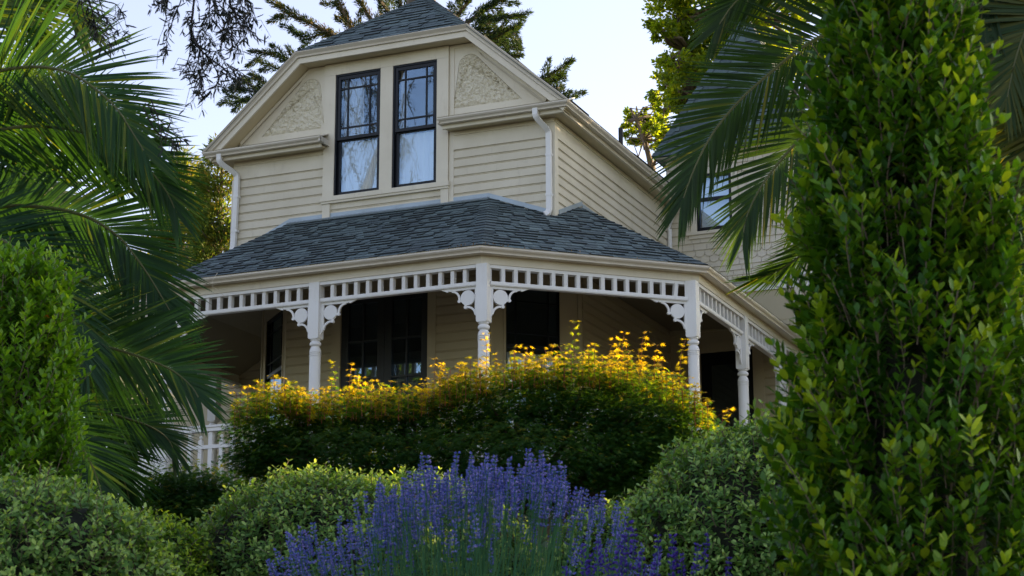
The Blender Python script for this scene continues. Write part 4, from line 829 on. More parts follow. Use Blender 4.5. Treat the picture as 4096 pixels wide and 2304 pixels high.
# ------------------------------------------------ maples
def maple(name, label, d, blobs, n, mat, seed, leaf=.058, shoots_=None, ctr=None, yf=1.0):
    global rng; rng = np.random.default_rng(seed)
    c0 = at(*ctr, d); zb = float(ground_z(c0[0], c0[1])); root = np.array([c0[0], c0[1], zb]); r = tag(empty(name, root), label, 'tree')
    R = np.array([RT[0], RT[1], 0.]); Fh = np.array([-RT[1], RT[0], 0.]); P = []; D = []; Tn = []; hgt = []
    area = sum(b[2]*b[3] for b in blobs)
    for bx, by, rx, rz, dy in blobs:
        k = int(n*rx*rz/area); c = at(bx, by, d)+Fh*dy; v = unit(rnd(k)); q = v*(rng.uniform(.0, 1, k)**.36)[:, None]
        ex = rx*px(d); ez = rz*px(d); ey = max(ex*.6, ez*.9)*yf
        lump = 1+.10*np.sin(v[:, 0]*11+by)*np.cos(v[:, 2]*9)
        p = c+R*(q[:, 0]*ex*lump)[:, None]+Fh*(q[:, 1]*ey)[:, None]+U3*(q[:, 2]*ez*lump)[:, None]
        P.append(p); D.append(unit(R*v[:, :1]*.6+Fh*v[:, 1:2]+U3*.15)); Tn.append(q[:, 2]); hgt.append(np.full(k, k))
    P = np.concatenate(P)-root; D = np.concatenate(D); q = np.concatenate(Tn)
    # each point carries a little drooping spray of leaves
    m = 3; PP = []; AA = []; NN = []; TT = []
    for j in range(m):
        k = len(P); side = unit(np.cross(D, U3)+1e-6); ang = rng.uniform(-1.2, 1.2, k)
        ax = D*np.cos(ang)[:, None]+side*np.sin(ang)[:, None]-U3*rng.uniform(.25, .9, k)[:, None]
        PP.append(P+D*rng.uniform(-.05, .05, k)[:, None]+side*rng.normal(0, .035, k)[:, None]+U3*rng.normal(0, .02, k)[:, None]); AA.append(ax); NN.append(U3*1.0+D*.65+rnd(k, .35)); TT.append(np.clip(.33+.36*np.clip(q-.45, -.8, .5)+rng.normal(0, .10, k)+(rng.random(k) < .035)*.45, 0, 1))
    PP = np.concatenate(PP); leaves('foliage', *STAR, PP, np.concatenate(AA), np.concatenate(NN), leaf*.58*rng.uniform(.6, 1.15, len(PP)), np.concatenate(TT), mat, r)
    mm = MB()
    for bx, by, rx, rz, dy in blobs:
        e = at(bx, by, d)+Fh*dy-root; mm.tube([(0, 0, -.1), tuple(e*.35+U3*.05), tuple(e*.8), tuple(e+U3*.0)], [.06, .04, .022, .008], 7)
        for i in range(5):
            w = unit(rnd(1)[0]*[1, 1, .6]+U3*.3); f = e+(R*w[0]*rx*.75+Fh*w[1]*rx*.4+U3*w[2]*rz*.7)*px(d); mm.tube([tuple(e*.8), tuple((e*.8+f)/2+U3*.03), tuple(f)], [.014, .009, .003], 5)
    mm.build('trunk', M['bark'], r, True)
    if shoots_:
        LP = []; LA = []; LN = []; LT = []; LS = []; st = MB()
        for sx, sy, h, w, tn in shoots_:
            b = at(sx, sy, d)-root+Fh*rng.uniform(-.3, .15); hh = h*px(d); lean = R*w*px(d)+Fh*rng.normal(0, .03)
            pts = [b-U3*.15, b+U3*hh*.35+lean*.25, b+U3*hh*.7+lean*.6, b+U3*hh+lean]; st.tube(pts, [.0022, .0018, .0013, .0008], 4)
            K = max(5, int(hh/.035)+3)
            for k in range(K):
                t = .15+.85*k/(K-1); p = pts[0]+(pts[3]-pts[0])*t
                for s_ in (1, -1):
                    for _ in range(3):
                        a = rng.uniform(0, 6.28); o = R*math.cos(a)+Fh*math.sin(a); LP.append(p+o*rng.uniform(.005, .035)); LA.append(o+U3*rng.uniform(-.5, .5)); LN.append(U3+o*.3+rnd(1)[0]*.4); LT.append(np.clip(tn+.3*t*t+rng.normal(0, .1), 0, 1)); LS.append(leaf*.62*(1.05-.40*t)*rng.uniform(.7, 1.15))
        leaves('young_leaves', *STAR, np.array(LP), np.array(LA), np.array(LN), np.array(LS), np.array(LT), mat, r); st.build('young_stems', M['redtwig'], r)
    return r
rng = np.random.default_rng(2)
sh = [(rng.uniform(600, 1780), 0, rng.uniform(8, 34), rng.normal(0, 8), rng.uniform(.3, .75)) for _ in range(330)]
topx = [570, 640, 700, 770, 860, 960, 1060, 1130, 1230, 1330, 1450, 1560, 1640, 1720, 1800]; topy = [1030, 985, 975, 995, 985, 985, 985, 950, 925, 905, 900, 905, 925, 975, 1050]
sh = [(x, float(np.interp(x, topx, topy))+12+rng.uniform(0, 26), h, w, t) for x, _, h, w, t in sh]
sh += [(845, 985, 75, -5, .4), (1225, 900, 55, -4, .8), (1440, 890, 60, 2, .5), (1530, 905, 50, 14, .85), (1605, 910, 55, 12, .85), (1640, 925, 45, 12, .8), (1700, 940, 70, 20, .75), (885, 985, 50, 8, .8), (905, 985, 30, 6, .8), (1095, 965, 45, 5, .85), (1110, 965, 40, 4, .85), (1290, 920, 45, 10, .7), (1385, 905, 35, 6, .8), (1480, 905, 40, 5, .8), (690, 985, 45, -8, .5), (1815, 1050, 30, 30, .6), (1790, 1060, 25, 35, .6), (600, 1000, 25, -18, .6), (1560, 905, 50, 6, .9)]
bl = [(690, 1085, 125, 105, 0), (840, 1070, 130, 80, .1), (1000, 1065, 140, 75, 0), (1150, 1055, 130, 98, .1), (1310, 1035, 150, 118, 0), (1470, 1030, 150, 125, .05), (1620, 1045, 130, 118, 0), (1715, 1090, 90, 95, 0), (900, 1165, 300, 80, -.1), (1300, 1170, 360, 95, -.15), (1600, 1150, 180, 90, -.1), (680, 1160, 120, 60, -.1), (760, 1240, 220, 80, -.1), (1150, 1255, 300, 90, -.1), (1560, 1225, 260, 100, 0)]
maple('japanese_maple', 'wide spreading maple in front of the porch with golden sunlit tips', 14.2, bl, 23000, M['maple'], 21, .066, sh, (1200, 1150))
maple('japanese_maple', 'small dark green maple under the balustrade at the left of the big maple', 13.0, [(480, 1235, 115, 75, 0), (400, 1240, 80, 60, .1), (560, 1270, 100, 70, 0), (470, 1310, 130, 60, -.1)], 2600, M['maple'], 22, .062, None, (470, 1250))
# ------------------------------------------------ lavender
def spike_mesh(mat, seed, L=.075):
    g_ = np.random.default_rng(seed); P = []; A = []; T = []; K = 7
    for k in range(K):
        t = k/(K-1); z = L*(t**1.05) if k else -.012; m = 9 if k < K-1 else 6; rr = .0065*(1-.55*t)
        for j in range(m):
            a = g_.uniform(0, 6.28); e = g_.normal(0, .0022)
            P.append((math.cos(a)*rr*.5, math.sin(a)*rr*.5, z+e)); A.append((math.cos(a), math.sin(a), g_.uniform(.3, 1.1))); T.append(g_.normal(.4, .2)+(.35 if g_.random() < .16 else 0))
    TT = ([(0, 0, 0), (.5, .28, .10), (.5, -.28, .10), (.5, 0, -.22), (1, 0, 0)], [[(0, 1, 2), (0, 2, 3), (0, 3, 1), (4, 2, 1), (4, 3, 2), (4, 1, 3)]])
    P = np.array(P); global rng; rng = g_
    o = leaves('flower_spike', *TT, P, np.array(A), rnd(len(P)), g_.uniform(.008, .0115, len(P)), np.array(T), mat); me = o.data; bpy.data.objects.remove(o); return me
def lavender(label, d, base_v, spikes, mat, seed, nstem):
    global rng; variants = [spike_mesh(mat, seed*10+i) for i in range(5)]; rng = np.random.default_rng(seed)
    c = at(*base_v, d); zb = float(ground_z(c[0], c[1])); root = np.array([c[0], c[1], zb]); r = tag(empty('lavender_bush', root), label, 'lavender', 'lavender bushes')
    R = np.array([RT[0], RT[1], 0.]); Fh = np.array([-RT[1], RT[0], 0.]); tips = []; C = []
    for (vx, vy, dy, sc) in spikes:
        tip = at(vx, vy, d)+Fh*dy-root; b = np.array([tip[0]*.22, tip[1]*.22, rng.uniform(0, .1)])+rnd(1)[0]*[.06, .06, .01]; e = tip
        q = [b+(e-b)*t+np.array([tip[0], tip[1], 0])*(.16*math.sin(math.pi*t)) for t in (0, .35, .7, 1)]; C.append(q); tips.append((tip, unit(q[3]-q[2]), sc))
    C = np.array(C); W_ = np.broadcast_to(R*.0011, C.shape); strips('stems', C, W_, M['lavleaf'], r, rng.uniform(.3, .8, len(C)))
    W2 = np.broadcast_to(Fh*.0011, C.shape); 
    # leafy base
    k = nstem; a = rng.uniform(-1, 1, k)*.5; b = rng.uniform(-.3, .3, k); hgt = rng.uniform(.15, .62, k); tipm = np.mean([t[0] for t in tips], 0)
    P0 = np.stack([R[0]*a*.5+Fh[0]*b, R[1]*a*.5+Fh[1]*b, rng.uniform(0, .1, k)], -1); span = max(abs((t[0]@R)) for t in tips)
    e = np.stack([R[0]*a*2*span*.9+Fh[0]*b*1.3, R[1]*a*2*span*.9+Fh[1]*b*1.3, hgt*tipm[2]*1.15], -1)
    ts = np.linspace(0, 1, 4)[None, :, None]; CC = P0[:, None]*(1-ts)+e[:, None]*ts+rnd(k, .01)[:, None]*ts; ww = unit(rnd(k)*[1, 1, .1])[:, None]*np.array([.0022, .002, .0016, .0004])[None, :, None]
    strips('foliage', CC, ww, M['lavleaf'], r, rng.uniform(0, .7, k))
    order = np.argsort([at(0, 0, 1)[0]*0+t[0]@Fh for t in tips])
    rest_V = []; cnt = 0; rest = []
    for i in order:
        tip, dr, sc = tips[i]; q = Vector(dr).to_track_quat('Z', 'X')@Matrix.Rotation(rng.uniform(0, 6.28), 4, 'Z').to_quaternion()
        if cnt < 100:
            o = bpy.data.objects.new('flower_spike', variants[cnt % 5]); COL.objects.link(o); o.parent = r; o.location = tip-dr*.075*sc; o.rotation_mode = 'QUATERNION'; o.rotation_quaternion = q; o.scale = (sc,)*3; cnt += 1
        else: rest.append((Matrix.LocRotScale(Vector(tip-dr*.075*sc), q, Vector((sc,)*3)), int(rng.integers(5))))
    if rest:
        Vs = []; Fs = []; Ts = []; off = 0
        for mt, vi in rest:
            me = variants[vi]; n = len(me.vertices); v = np.empty(n*3, np.float32); me.vertices.foreach_get('co', v); v = v.reshape(-1, 3); mt = np.array(mt)
            Vs.append(v@mt[:3, :3].T+mt[:3, 3]); f = np.empty(len(me.loops), np.int32); me.loops.foreach_get('vertex_index', f); Fs.append(f.reshape(-1, 3)+off); off += n; tt = np.empty(n, np.float32); me.attributes['tone'].data.foreach_get('value', tt); Ts.append(tt)
        o = link('flower_spikes', npmesh('flower_spikes', np.concatenate(Vs), [np.concatenate(Fs)], np.concatenate(Ts)), mat, r); o['kind'] = 'stuff'
    return r
rng = np.random.default_rng(31)
ox = [700, 730, 790, 880, 950, 1000, 1075, 1130, 1215, 1270, 1330, 1410, 1480, 1530, 1580, 1640]; oy = [1420, 1350, 1315, 1285, 1225, 1215, 1160, 1165, 1155, 1165, 1150, 1170, 1225, 1240, 1300, 1370]
sp = []
for i in range(430):
    x = np.clip(rng.normal(1170, 235), 705, 1640); top = np.interp(x, ox, oy); y = top+16+abs(rng.normal(0, 1))*120*(.35+.65*rng.random())
    if y < 1445: sp.append((x, y, rng.uniform(-.28, .28)-(y-top)*.001, rng.uniform(.62, 1.0)))
sp += [(1075, 1152, 0, 1.1), (1330, 1150, .05, 1.1), (1385, 1175, 0, 1.1), (1408, 1165, 0, 1.1), (1215, 1160, .1, 1.2), (730, 1345, 0, 1.3), (958, 1228, 0, 1.2)]
lavender('broad lavender bush in full blue violet bloom at the bottom centre', 5.6, (1160, 1650), sp, M['lav'], 41, 2600)
rng = np.random.default_rng(33)
sp2 = [(1582, 1318, 0, 1.1), (1600, 1330, .05, 1), (1655, 1352, 0, 1), (1697, 1345, .05, 1.1), (1570, 1352, 0, .9), (1615, 1395, 0, 1), (1690, 1385, 0, 1.1), (1712, 1398, 0, 1), (1766, 1360, .1, .9), (1790, 1335, .1, .9), (1845, 1395, .1, .9), (1465, 1375, 0, 1), (1485, 1400, 0, 1), (1505, 1360, .05, 1), (1520, 1390, 0, .9), (1540, 1420, 0, 1), (1575, 1425, 0, 1), (1480, 1440, 0, 1), (1645, 1420, 0, 1), (1745, 1430, 0, 1), (1420, 1430, 0, .9), (1555, 1378, 0, 1)]
lavender('smaller lavender with dark purple spikes at the lower right of the blue one', 4.4, (1600, 1700), sp2, M['lavdeep'], 42, 260)
lavender('lone lavender spike rising behind the corner shrub at the left edge', 5.9, (40, 1420), [(40, 1215, 0, 1.2), (20, 1245, .1, .9), (62, 1250, .1, .9)], M['lav'], 43, 30)
# ------------------------------------------------ palms
def bez(pts, k):
    pts = np.array(pts, float); n = len(pts); t = np.linspace(0, n-1, k); out = np.zeros((k, 3))
    m = np.gradient(pts, axis=0)
    for i, q in enumerate(t):
        j = min(int(q), n-2); f = q-j; h = ((1+2*f)*(1-f)**2, f*(1-f)**2, f*f*(3-2*f), f*f*(f-1)); out[i] = h[0]*pts[j]+h[1]*m[j]+h[2]*pts[j+1]+h[3]*m[j+1]
    return out
def frond(parent, root, path, L0, mat, tilt=0.0, droop=.35, nl=85, tone=.35, skip=0.0, fwd=(1.0, 1.5), wide=.013, name='frond', sagflip=1.0):
    """path: points of the rachis in world space, tip last; leaflets leave both sides of it"""
    fine = mat is M['palm2']; nl = int(nl*(1.6 if fine else 1.6)); wide = wide*(.92 if fine else .92); L0 = L0*(1.18 if fine else 1.06); droop = droop*(.3 if fine else .5); K = 140; C = bez(path, K); seg = np.linalg.norm(np.diff(C, axis=0), axis=1); s = np.concatenate([[0], np.cumsum(seg)]); S_ = s[-1]
    u = np.linspace(.02, .995, nl); P = np.stack([np.interp(u*S_, s, C[:, i]) for i in range(3)], -1); T = np.stack([np.interp(u*S_, s, np.gradient(C[:, i])) for i in range(3)], -1); T = unit(T)
    view = unit(P+0-CAM); side = unit(np.cross(T, view)); up = np.cross(side, T)      # side lies across the line of sight
    q = math.radians(tilt); side, up = side*math.cos(q)+up*math.sin(q), up*math.cos(q)-side*math.sin(q)
    CC = []; WW = []; TT = []
    for sg in (1, -1):
        jit = rng.normal(0, 1, (nl, 3)); L = L0*np.interp(u, [0, .15, .5, .8, 1], [.55, .85, 1.0, .8, .45])*rng.uniform(.86, 1.08, nl)
        f = np.interp(u, [0, .5, .85, 1], [fwd[0]*.45, fwd[0]*.8, fwd[1], fwd[1]*2.6])*rng.uniform(.9, 1.1, nl); d0 = unit(sg*side+T*f[:, None]+up*rng.normal(.14, .09, nl)[:, None]+jit*.035)
        k = 7; pts = [P.copy()]; d = d0.copy()
        for i in range(1, k):
            d = unit(d+np.array([0, 0, -1.])*(droop*(.25+1.1*i/k)/k*rng.uniform(.6, 1.5, nl))[:, None]); pts.append(pts[-1]+d*(L/(k-1))[:, None])
        pts = np.stack(pts, 1); wv = unit(np.cross(d0, up)); prof = np.array([.35, .9, 1, .9, .7, .42, .05])*wide
        fold = up*rng.normal(0, .22, nl)[:, None]; CC.append(pts); WW.append(unit(wv+fold)[:, None]*prof[None, :, None]*np.interp(u, [0, .2, 1], [.8, 1, .75])[:, None, None]); TT.append(np.clip(tone+rng.normal(0, .10, nl)+(rng.random(nl) < .05)*.4, 0, 1))
    CC = np.concatenate(CC); WW = np.concatenate(WW); TT = np.concatenate(TT)
    o = strips(name, CC-root, WW, mat, parent, TT)
    m = MB(); m.tube([tuple(p) for p in (C[::5]-root)], list(np.interp(np.arange(0, K, 5)/K, [0, .6, 1], [.016, .008, .003])), 6); rr = m.build('rachis', M['rachis'], o, True)
    return o
def palm_trunk(parent, h, r0):
    m = MB(); m.tube([(0, 0, -.2), (.02, 0, h*.5), (0, .01, h)], [r0*.92, r0*.86, r0*.95], 20)
    z = -.1; row = 0
    while z < h:                       # the cut stubs of old fronds, in rising rows
        for j in range(13):
            a = 2*math.pi*(j+.5*(row % 2))/13+rng.normal(0, .04); c, s_ = math.cos(a), math.sin(a); rr = r0*.86; w = .07*rng.uniform(.85, 1.1); zz = z+rng.normal(0, .008); o = .055*rng.uniform(.6, 1.3)
            m.hexa([(c*rr+s_*w, s_*rr-c*w, zz), (c*rr-s_*w, s_*rr+c*w, zz), (c*(rr-.03)-s_*w*.7, s_*(rr-.03)+c*w*.7, zz+.13), (c*(rr-.03)+s_*w*.7, s_*(rr-.03)-c*w*.7, zz+.13),
                    (c*(rr+.02)+s_*w, s_*(rr+.02)-c*w, zz), (c*(rr+.02)-s_*w, s_*(rr+.02)+c*w, zz), (c*(rr+o)-s_*w*.5, s_*(rr+o)+c*w*.5, zz+.15), (c*(rr+o)+s_*w*.5, s_*(rr+o)-c*w*.5, zz+.15)])
        z += .105; row += 1
    m.build('trunk', M['bark'], parent)
def vpath(pts, d0, d1): n = len(pts); return [at(x, y, d0+(d1-d0)*(i/(n-1))**1.0) for i, (x, y) in enumerate(pts)]
rng = np.random.default_rng(51)
cL = at(-330, 640, 12.2); gl = float(ground_z(cL[0], cL[1])); rootL = np.array([cL[0], cL[1], gl])
pl = tag(empty('date_palm', rootL), 'feather palm with long arching fronds reaching in from the left edge', 'palm tree', 'feather palms')
palm_trunk(pl, cL[2]-gl, .34)
mp_ = M['palm']
frond(pl, rootL, vpath([(-330, 560), (-220, 330), (-90, 215), (0, 178), (94, 168), (172, 182), (234, 219), (292, 271), (333, 333), (372, 395)], 12.2, 11.2), .62, mp_, 12, .30, 96, .50)
frond(pl, rootL, vpath([(-330, 600), (-200, 440), (-90, 360), (0, 326), (104, 318), (208, 333), (292, 365), (365, 417), (417, 479), (446, 540)], 12.2, 11.6), .56, mp_, -14, .42, 92, .34)
frond(pl, rootL, vpath([(-330, 650), (-180, 560), (-60, 530), (30, 518), (104, 521), (172, 531), (234, 552), (297, 594), (333, 635), (372, 690), (410, 752), (438, 800)], 12.2, 11.9), .60, mp_, 10, .40, 96, .30)
frond(pl, rootL, vpath([(-330, 690), (-160, 700), (-20, 745), (100, 800), (198, 849), (313, 885), (376, 906), (434, 932), (480, 970), (505, 1010)], 12.2, 11.4), .60, mp_, -8, .32, 92, .40)
frond(pl, rootL, vpath([(-330, 700), (-150, 800), (0, 900), (120, 960), (261, 1032), (366, 1068), (418, 1100), (440, 1140)], 12.2, 12.3), .46, mp_, 20, .5, 74, .22)
frond(pl, rootL, vpath([(-330, 560), (-250, 250), (-130, 90), (-30, 0), (60, -40), (130, -30), (175, 10), (215, 75)], 12.2, 12.6), .62, mp_, 25, .30, 88, .62)
frond(pl, rootL, vpath([(-330, 560), (-290, 200), (-200, 30), (-110, -40), (-20, -30), (60, 30), (110, 110)], 12.2, 13.2), .62, mp_, -20, .30, 80, .6)
frond(pl, rootL, vpath([(-330, 640), (-230, 560), (-110, 560), (-20, 590), (55, 640), (120, 720), (180, 830), (220, 930)], 12.2, 11.2), .52, mp_, 30, .55, 84, .28)
frond(pl, rootL, vpath([(-330, 720), (-180, 830), (-40, 930), (70, 990), (150, 1060), (215, 1140), (250, 1220), (262, 1290)], 12.2, 11.6), .50, mp_, -25, .5, 80, .18)
frond(pl, rootL, vpath([(-330, 680), (-180, 660), (-20, 690), (110, 740), (220, 800), (310, 880), (360, 960), (375, 1050)], 12.2, 12.8), .55, mp_, 35, .55, 84, .25)
frond(pl, rootL, vpath([(-330, 600), (-230, 420), (-150, 380), (-60, 390), (40, 440), (120, 500), (190, 590), (230, 700)], 12.2, 13.0), .55, mp_, 28, .45, 84, .28)
frond(pl, rootL, vpath([(-330, 620), (-210, 380), (-110, 290), (0, 250), (90, 260), (170, 300), (240, 370), (300, 460)], 12.2, 13.4), .55, mp_, -30, .45, 84, .30)
frond(pl, rootL, vpath([(-330, 760), (-160, 900), (20, 1000), (150, 1040), (240, 1100), (300, 1180), (330, 1270)], 12.2, 12.6), .50, mp_, -20, .5, 80, .15)
frond(pl, rootL, vpath([(-330, 760), (-200, 940), (-50, 1060), (80, 1130), (180, 1200), (250, 1290)], 12.2, 11.8), .50, mp_, 15, .5, 80, .12)
frond(pl, rootL, vpath([(-330, 700), (-170, 760), (10, 830), (140, 880), (250, 950), (320, 1040), (345, 1120)], 12.2, 13.0), .52, mp_, 20, .5, 80, .16)
# right palm, its crown hidden by the tall column shrub
rng = np.random.default_rng(52)
cRp = at(2830, -60, 10.6); gr = float(ground_z(cRp[0], cRp[1])); rootR = np.array([cRp[0], cRp[1], gr])
pr2 = tag(empty('date_palm', rootR), 'feather palm behind the tall column shrub, fronds hanging down over the corner tower', 'palm tree', 'feather palms')
palm_trunk(pr2, cRp[2]-gr, .32)
m2 = M['palm2']
frond(pr2, rootR, vpath([(2800, -60), (2600, -60), (2420, -40), (2290, -5), (2170, 40), (2082, 83), (2009, 125), (1926, 193), (1863, 250), (1801, 323), (1759, 396), (1733, 458), (1712, 520)], 10.6, 10.0), .46, m2, 14, .22, 104, .22, fwd=(1.0, 1.5), wide=.011)
frond(pr2, rootR, vpath([(2800, -40), (2620, -20), (2460, 50), (2320, 120), (2160, 220), (2030, 333), (1962, 406), (1915, 469), (1880, 540), (1868, 600)], 10.6, 10.3), .47, m2, -12, .25, 92, .34, wide=.011)
frond(pr2, rootR, vpath([(2800, -80), (2560, -150), (2320, -150), (2180, -110), (2040, -100), (1930, -60), (1850, 5), (1800, 75)], 10.6, 10.2), .46, m2, 16, .30, 90, .3, wide=.011)
frond(pr2, rootR, vpath([(2800, -20), (2580, 40), (2380, 180), (2220, 380), (2120, 520), (2040, 620), (1960, 680), (1890, 705)], 10.6, 10.8), .36, m2, 40, .35, 80, .3, wide=.010)
frond(pr2, rootR, vpath([(2800, -30), (2600, -20), (2410, 60), (2250, 150), (2130, 280), (2060, 430), (2020, 560)], 10.6, 11.2), .45, m2, 30, .3, 80, .25, wide=.011)
for pts, L_, tl, tn in ([[(2800, -60), (2700, -60), (2610, 20), (2560, 130), (2530, 260)], .42, 20, .6], [[(2800, -40), (2720, 20), (2650, 140), (2600, 290), (2570, 430)], .46, -15, .62], [[(2810, -20), (2760, 90), (2700, 240), (2650, 400), (2610, 560)], .46, 12, .7],
        [[(2810, 0), (2780, 140), (2730, 330), (2680, 520), (2640, 680)], .46, -20, .3], [[(2820, 10), (2800, 200), (2760, 430), (2710, 640), (2670, 820)], .46, 15, .2], [[(2820, 20), (2810, 300), (2770, 560), (2720, 800), (2690, 960)], .42, 10, .15], [[(2800, -80), (2680, -150), (2570, -110), (2490, -20), (2460, 80)], .4, 5, .3]):
    frond(pr2, rootR, vpath(pts, 10.6, 10.0+rng.random()), L_, m2, tl, .3, 66, tn, wide=.012)
# ------------------------------------------------ background trees
def sprays(name, parent, root, lines, mat, leaf, dens, spread, tone=.35, wid=.22, down=.15, T=DIAM, fan=.9):
    """lines: list of (k,3) world polylines with radius; feathery sprays grow along them"""
    P = []; A = []; To = []
    for pts, r0, tn in lines:
        pts = np.array(pts); seg = np.diff(pts, axis=0); L = np.linalg.norm(seg, axis=1).sum(); n = int(dens*L); t = rng.random(n)**.9
        cum = np.concatenate([[0], np.cumsum(np.linalg.norm(seg, axis=1))])/L; c = np.stack([np.interp(t, cum, pts[:, i]) for i in range(3)], -1)
        d = unit(np.stack([np.interp(np.clip(t, 0, 1), (cum[1:]+cum[:-1])/2, unit(seg)[:, i]) for i in range(3)], -1)); w = unit(rnd(n)*[1, 1, .8]); w = unit(w-d*(w*d).sum(1, keepdims=True)*.3)
        rr = r0*spread*(1.15-t)**.7*rng.uniform(.1, 1, n)**.7; c2 = c+unit(w*fan+d*.9)*rr[:, None]
        P.append(c2); A.append(unit(w*.55+d*1.0+np.array([0, 0, -down])+rnd(n, .25))); To.append(np.clip(tn+rng.normal(0, .14, n), 0, 1))
    P = np.concatenate(P); A = np.concatenate(A); To = np.concatenate(To)
    return leaves(name, *T, P-root, A, rnd(len(P)), leaf*rng.uniform(.6, 1.3, len(P)), To, mat, parent, leaf*wid*4*rng.uniform(.7, 1.2, len(P)))
def cypress_tree():
    global rng; rng = np.random.default_rng(61); d = 36; R = RT; c = at(1060, 700, d); g0 = float(ground_z(c[0], c[1])); root = np.array([c[0], c[1], g0])
    r = tag(empty('cypress_tree', root), 'tall dark cypress behind the house, its branches fanning out past the upper roof', 'tree')
    lines = []; mb = MB(); top = at(1060, -300, d)
    mb.tube([tuple(root-root-U3*.2), tuple((at(1050, 400, d)-root)), tuple(at(1060, 60, d)-root), tuple(top-root)], [.5, .42, .3, .1], 12)
    B = [[(960, 200), (900, 150), (850, 95), (790, 62), (745, 45), (700, 14)], [(960, 200), (890, 90), (860, 20), (835, -40)], [(1000, 150), (940, 60), (905, 5), (880, -60)], [(1020, 100), (985, 40), (955, 0), (930, -50)], [(1040, 80), (1010, 20), (990, -60)],
         [(860, 260), (790, 190), (740, 165), (690, 135), (632, 128)], [(880, 270), (790, 215), (735, 190), (650, 152)], [(800, 330), (720, 265), (660, 232), (600, 225), (565, 228)], [(800, 330), (700, 285), (640, 250), (580, 262)], [(800, 320), (700, 240), (660, 205), (632, 185)], [(760, 340), (700, 300), (650, 262), (575, 240)],
         [(1100, 150), (1170, 60), (1215, 30), (1250, 5), (1290, -40)], [(1100, 160), (1190, 80), (1240, 50), (1330, 33)], [(1110, 170), (1200, 90), (1260, 80), (1300, 85)], [(1120, 200), (1200, 110), (1240, 98), (1290, 70)], [(1090, 120), (1150, 40), (1180, 0), (1200, -60)], [(1130, 210), (1220, 130), (1262, 105), (1312, 60)],
         [(1200, 250), (1320, 220), (1375, 195), (1435, 155)], [(1200, 260), (1330, 225), (1380, 205), (1420, 188)], [(1210, 270), (1340, 235), (1400, 222), (1415, 218)], [(1150, 180), (1240, 150), (1290, 140), (1310, 138)], [(1160, 190), (1240, 130), (1270, 122), (1292, 118)], [(1250, 280), (1380, 245), (1445, 243)], [(860, 100), (820, 80), (770, 100), (735, 75)]]
    for i, b in enumerate(B):
        dd = d+rng.uniform(-2, 2); pts = [at(x, y, dd+rng.uniform(-.3, .3)) for x, y in b]; big = b[0][0] > 940 and i < 5 or 10 < i < 17
        lines.append((pts, 1, .62 if i in (1, 0, 2) else .3)); mb.tube([tuple(p-root) for p in pts], list(np.linspace(.06 if big else .035, .008, len(pts))), 6)
        for j in range(6 if big else 3):   # side branchlets
            t = rng.uniform(.25, .95)*(len(pts)-1); a = int(t); p = lerp(pts[a], pts[min(a+1, len(pts)-1)], t-a); dr = unit(pts[min(a+1, len(pts)-1)]-pts[max(a-1, 0)]); w = unit(rnd(1)[0]); e = p+unit(dr*.9+w*.7)*rng.uniform(.2, .5)
            lines.append(([p, (p+e)/2+U3*.02, e], .7, .5 if i < 3 else .3))
    sprays('foliage', r, root, lines, M['cypress'], .085, 480, .145, wid=.11, down=.0)
    mb.build('trunk', M['bark'], r, True)
cypress_tree()
def conifer(label, vx, vtop, vbot, d, half, seed, tone=.4, dens=150, name='conifer_tree', lean=0):
    global rng; rng = np.random.default_rng(seed); c = at(vx, vbot, d); g0 = float(ground_z(c[0], c[1])); root = np.array([c[0], c[1], g0]); top = at(vx+lean, vtop, d)[2]-g0; h = top
    r = tag(empty(name, root), label, 'tree', 'conifers behind the house'); mb = MB(); ax_ = np.array([RT[0]*lean*px(d), RT[1]*lean*px(d), 0]); mb.tube([(0, 0, -.2), tuple(ax_*.5+U3*h*.5), tuple(ax_+U3*h)], [.25, .14, .02], 10); lines = []; zb = at(vx, vbot, d)[2]-g0-1
    n = int(dens)
    for i in range(n):
        z = zb+(h-zb)*rng.random()**.8; f = (h-z)/(h-zb); L = half*px(d)*(f**.75)*rng.uniform(.5, 1.1)+.15; a = rng.uniform(0, 6.28); o = np.array([math.cos(a), math.sin(a), 0]); b = root+ax_*(z/h)+U3*z
        pts = [b, b+o*L*.5+U3*L*.08, b+o*L+U3*L*.30]; lines.append((pts, 1, tone+(.18 if rng.random() < .3 else 0)))
        if i % 2 == 0: mb.tube([tuple(p-root) for p in pts], [.035, .02, .006], 5)
    lines.append(([root+ax_+U3*(h-.8), root+ax_+U3*(h+.15)], .5, tone))
    sprays('foliage', r, root, lines, M['conifer'], .15, 120, .34, wid=.12, down=.05)
    mb.build('trunk', M['bark'], r, True)
conifer('pointed conifer just left of the upper storey, nearest the downspout', 548, 345, 700, 38, 120, 71, .42, 190)
conifer('bushy conifer behind the palm fronds left of the house', 470, 372, 720, 40, 120, 72, .5, 190, lean=-20)
conifer('yellowish conifer glimpsed low between the left palm fronds', 330, 640, 900, 42, 150, 73, .6, 150)
conifer('pale brown green conifer glimpsed at the left edge behind the palm', 60, 372, 800, 44, 190, 74, .62, 200)
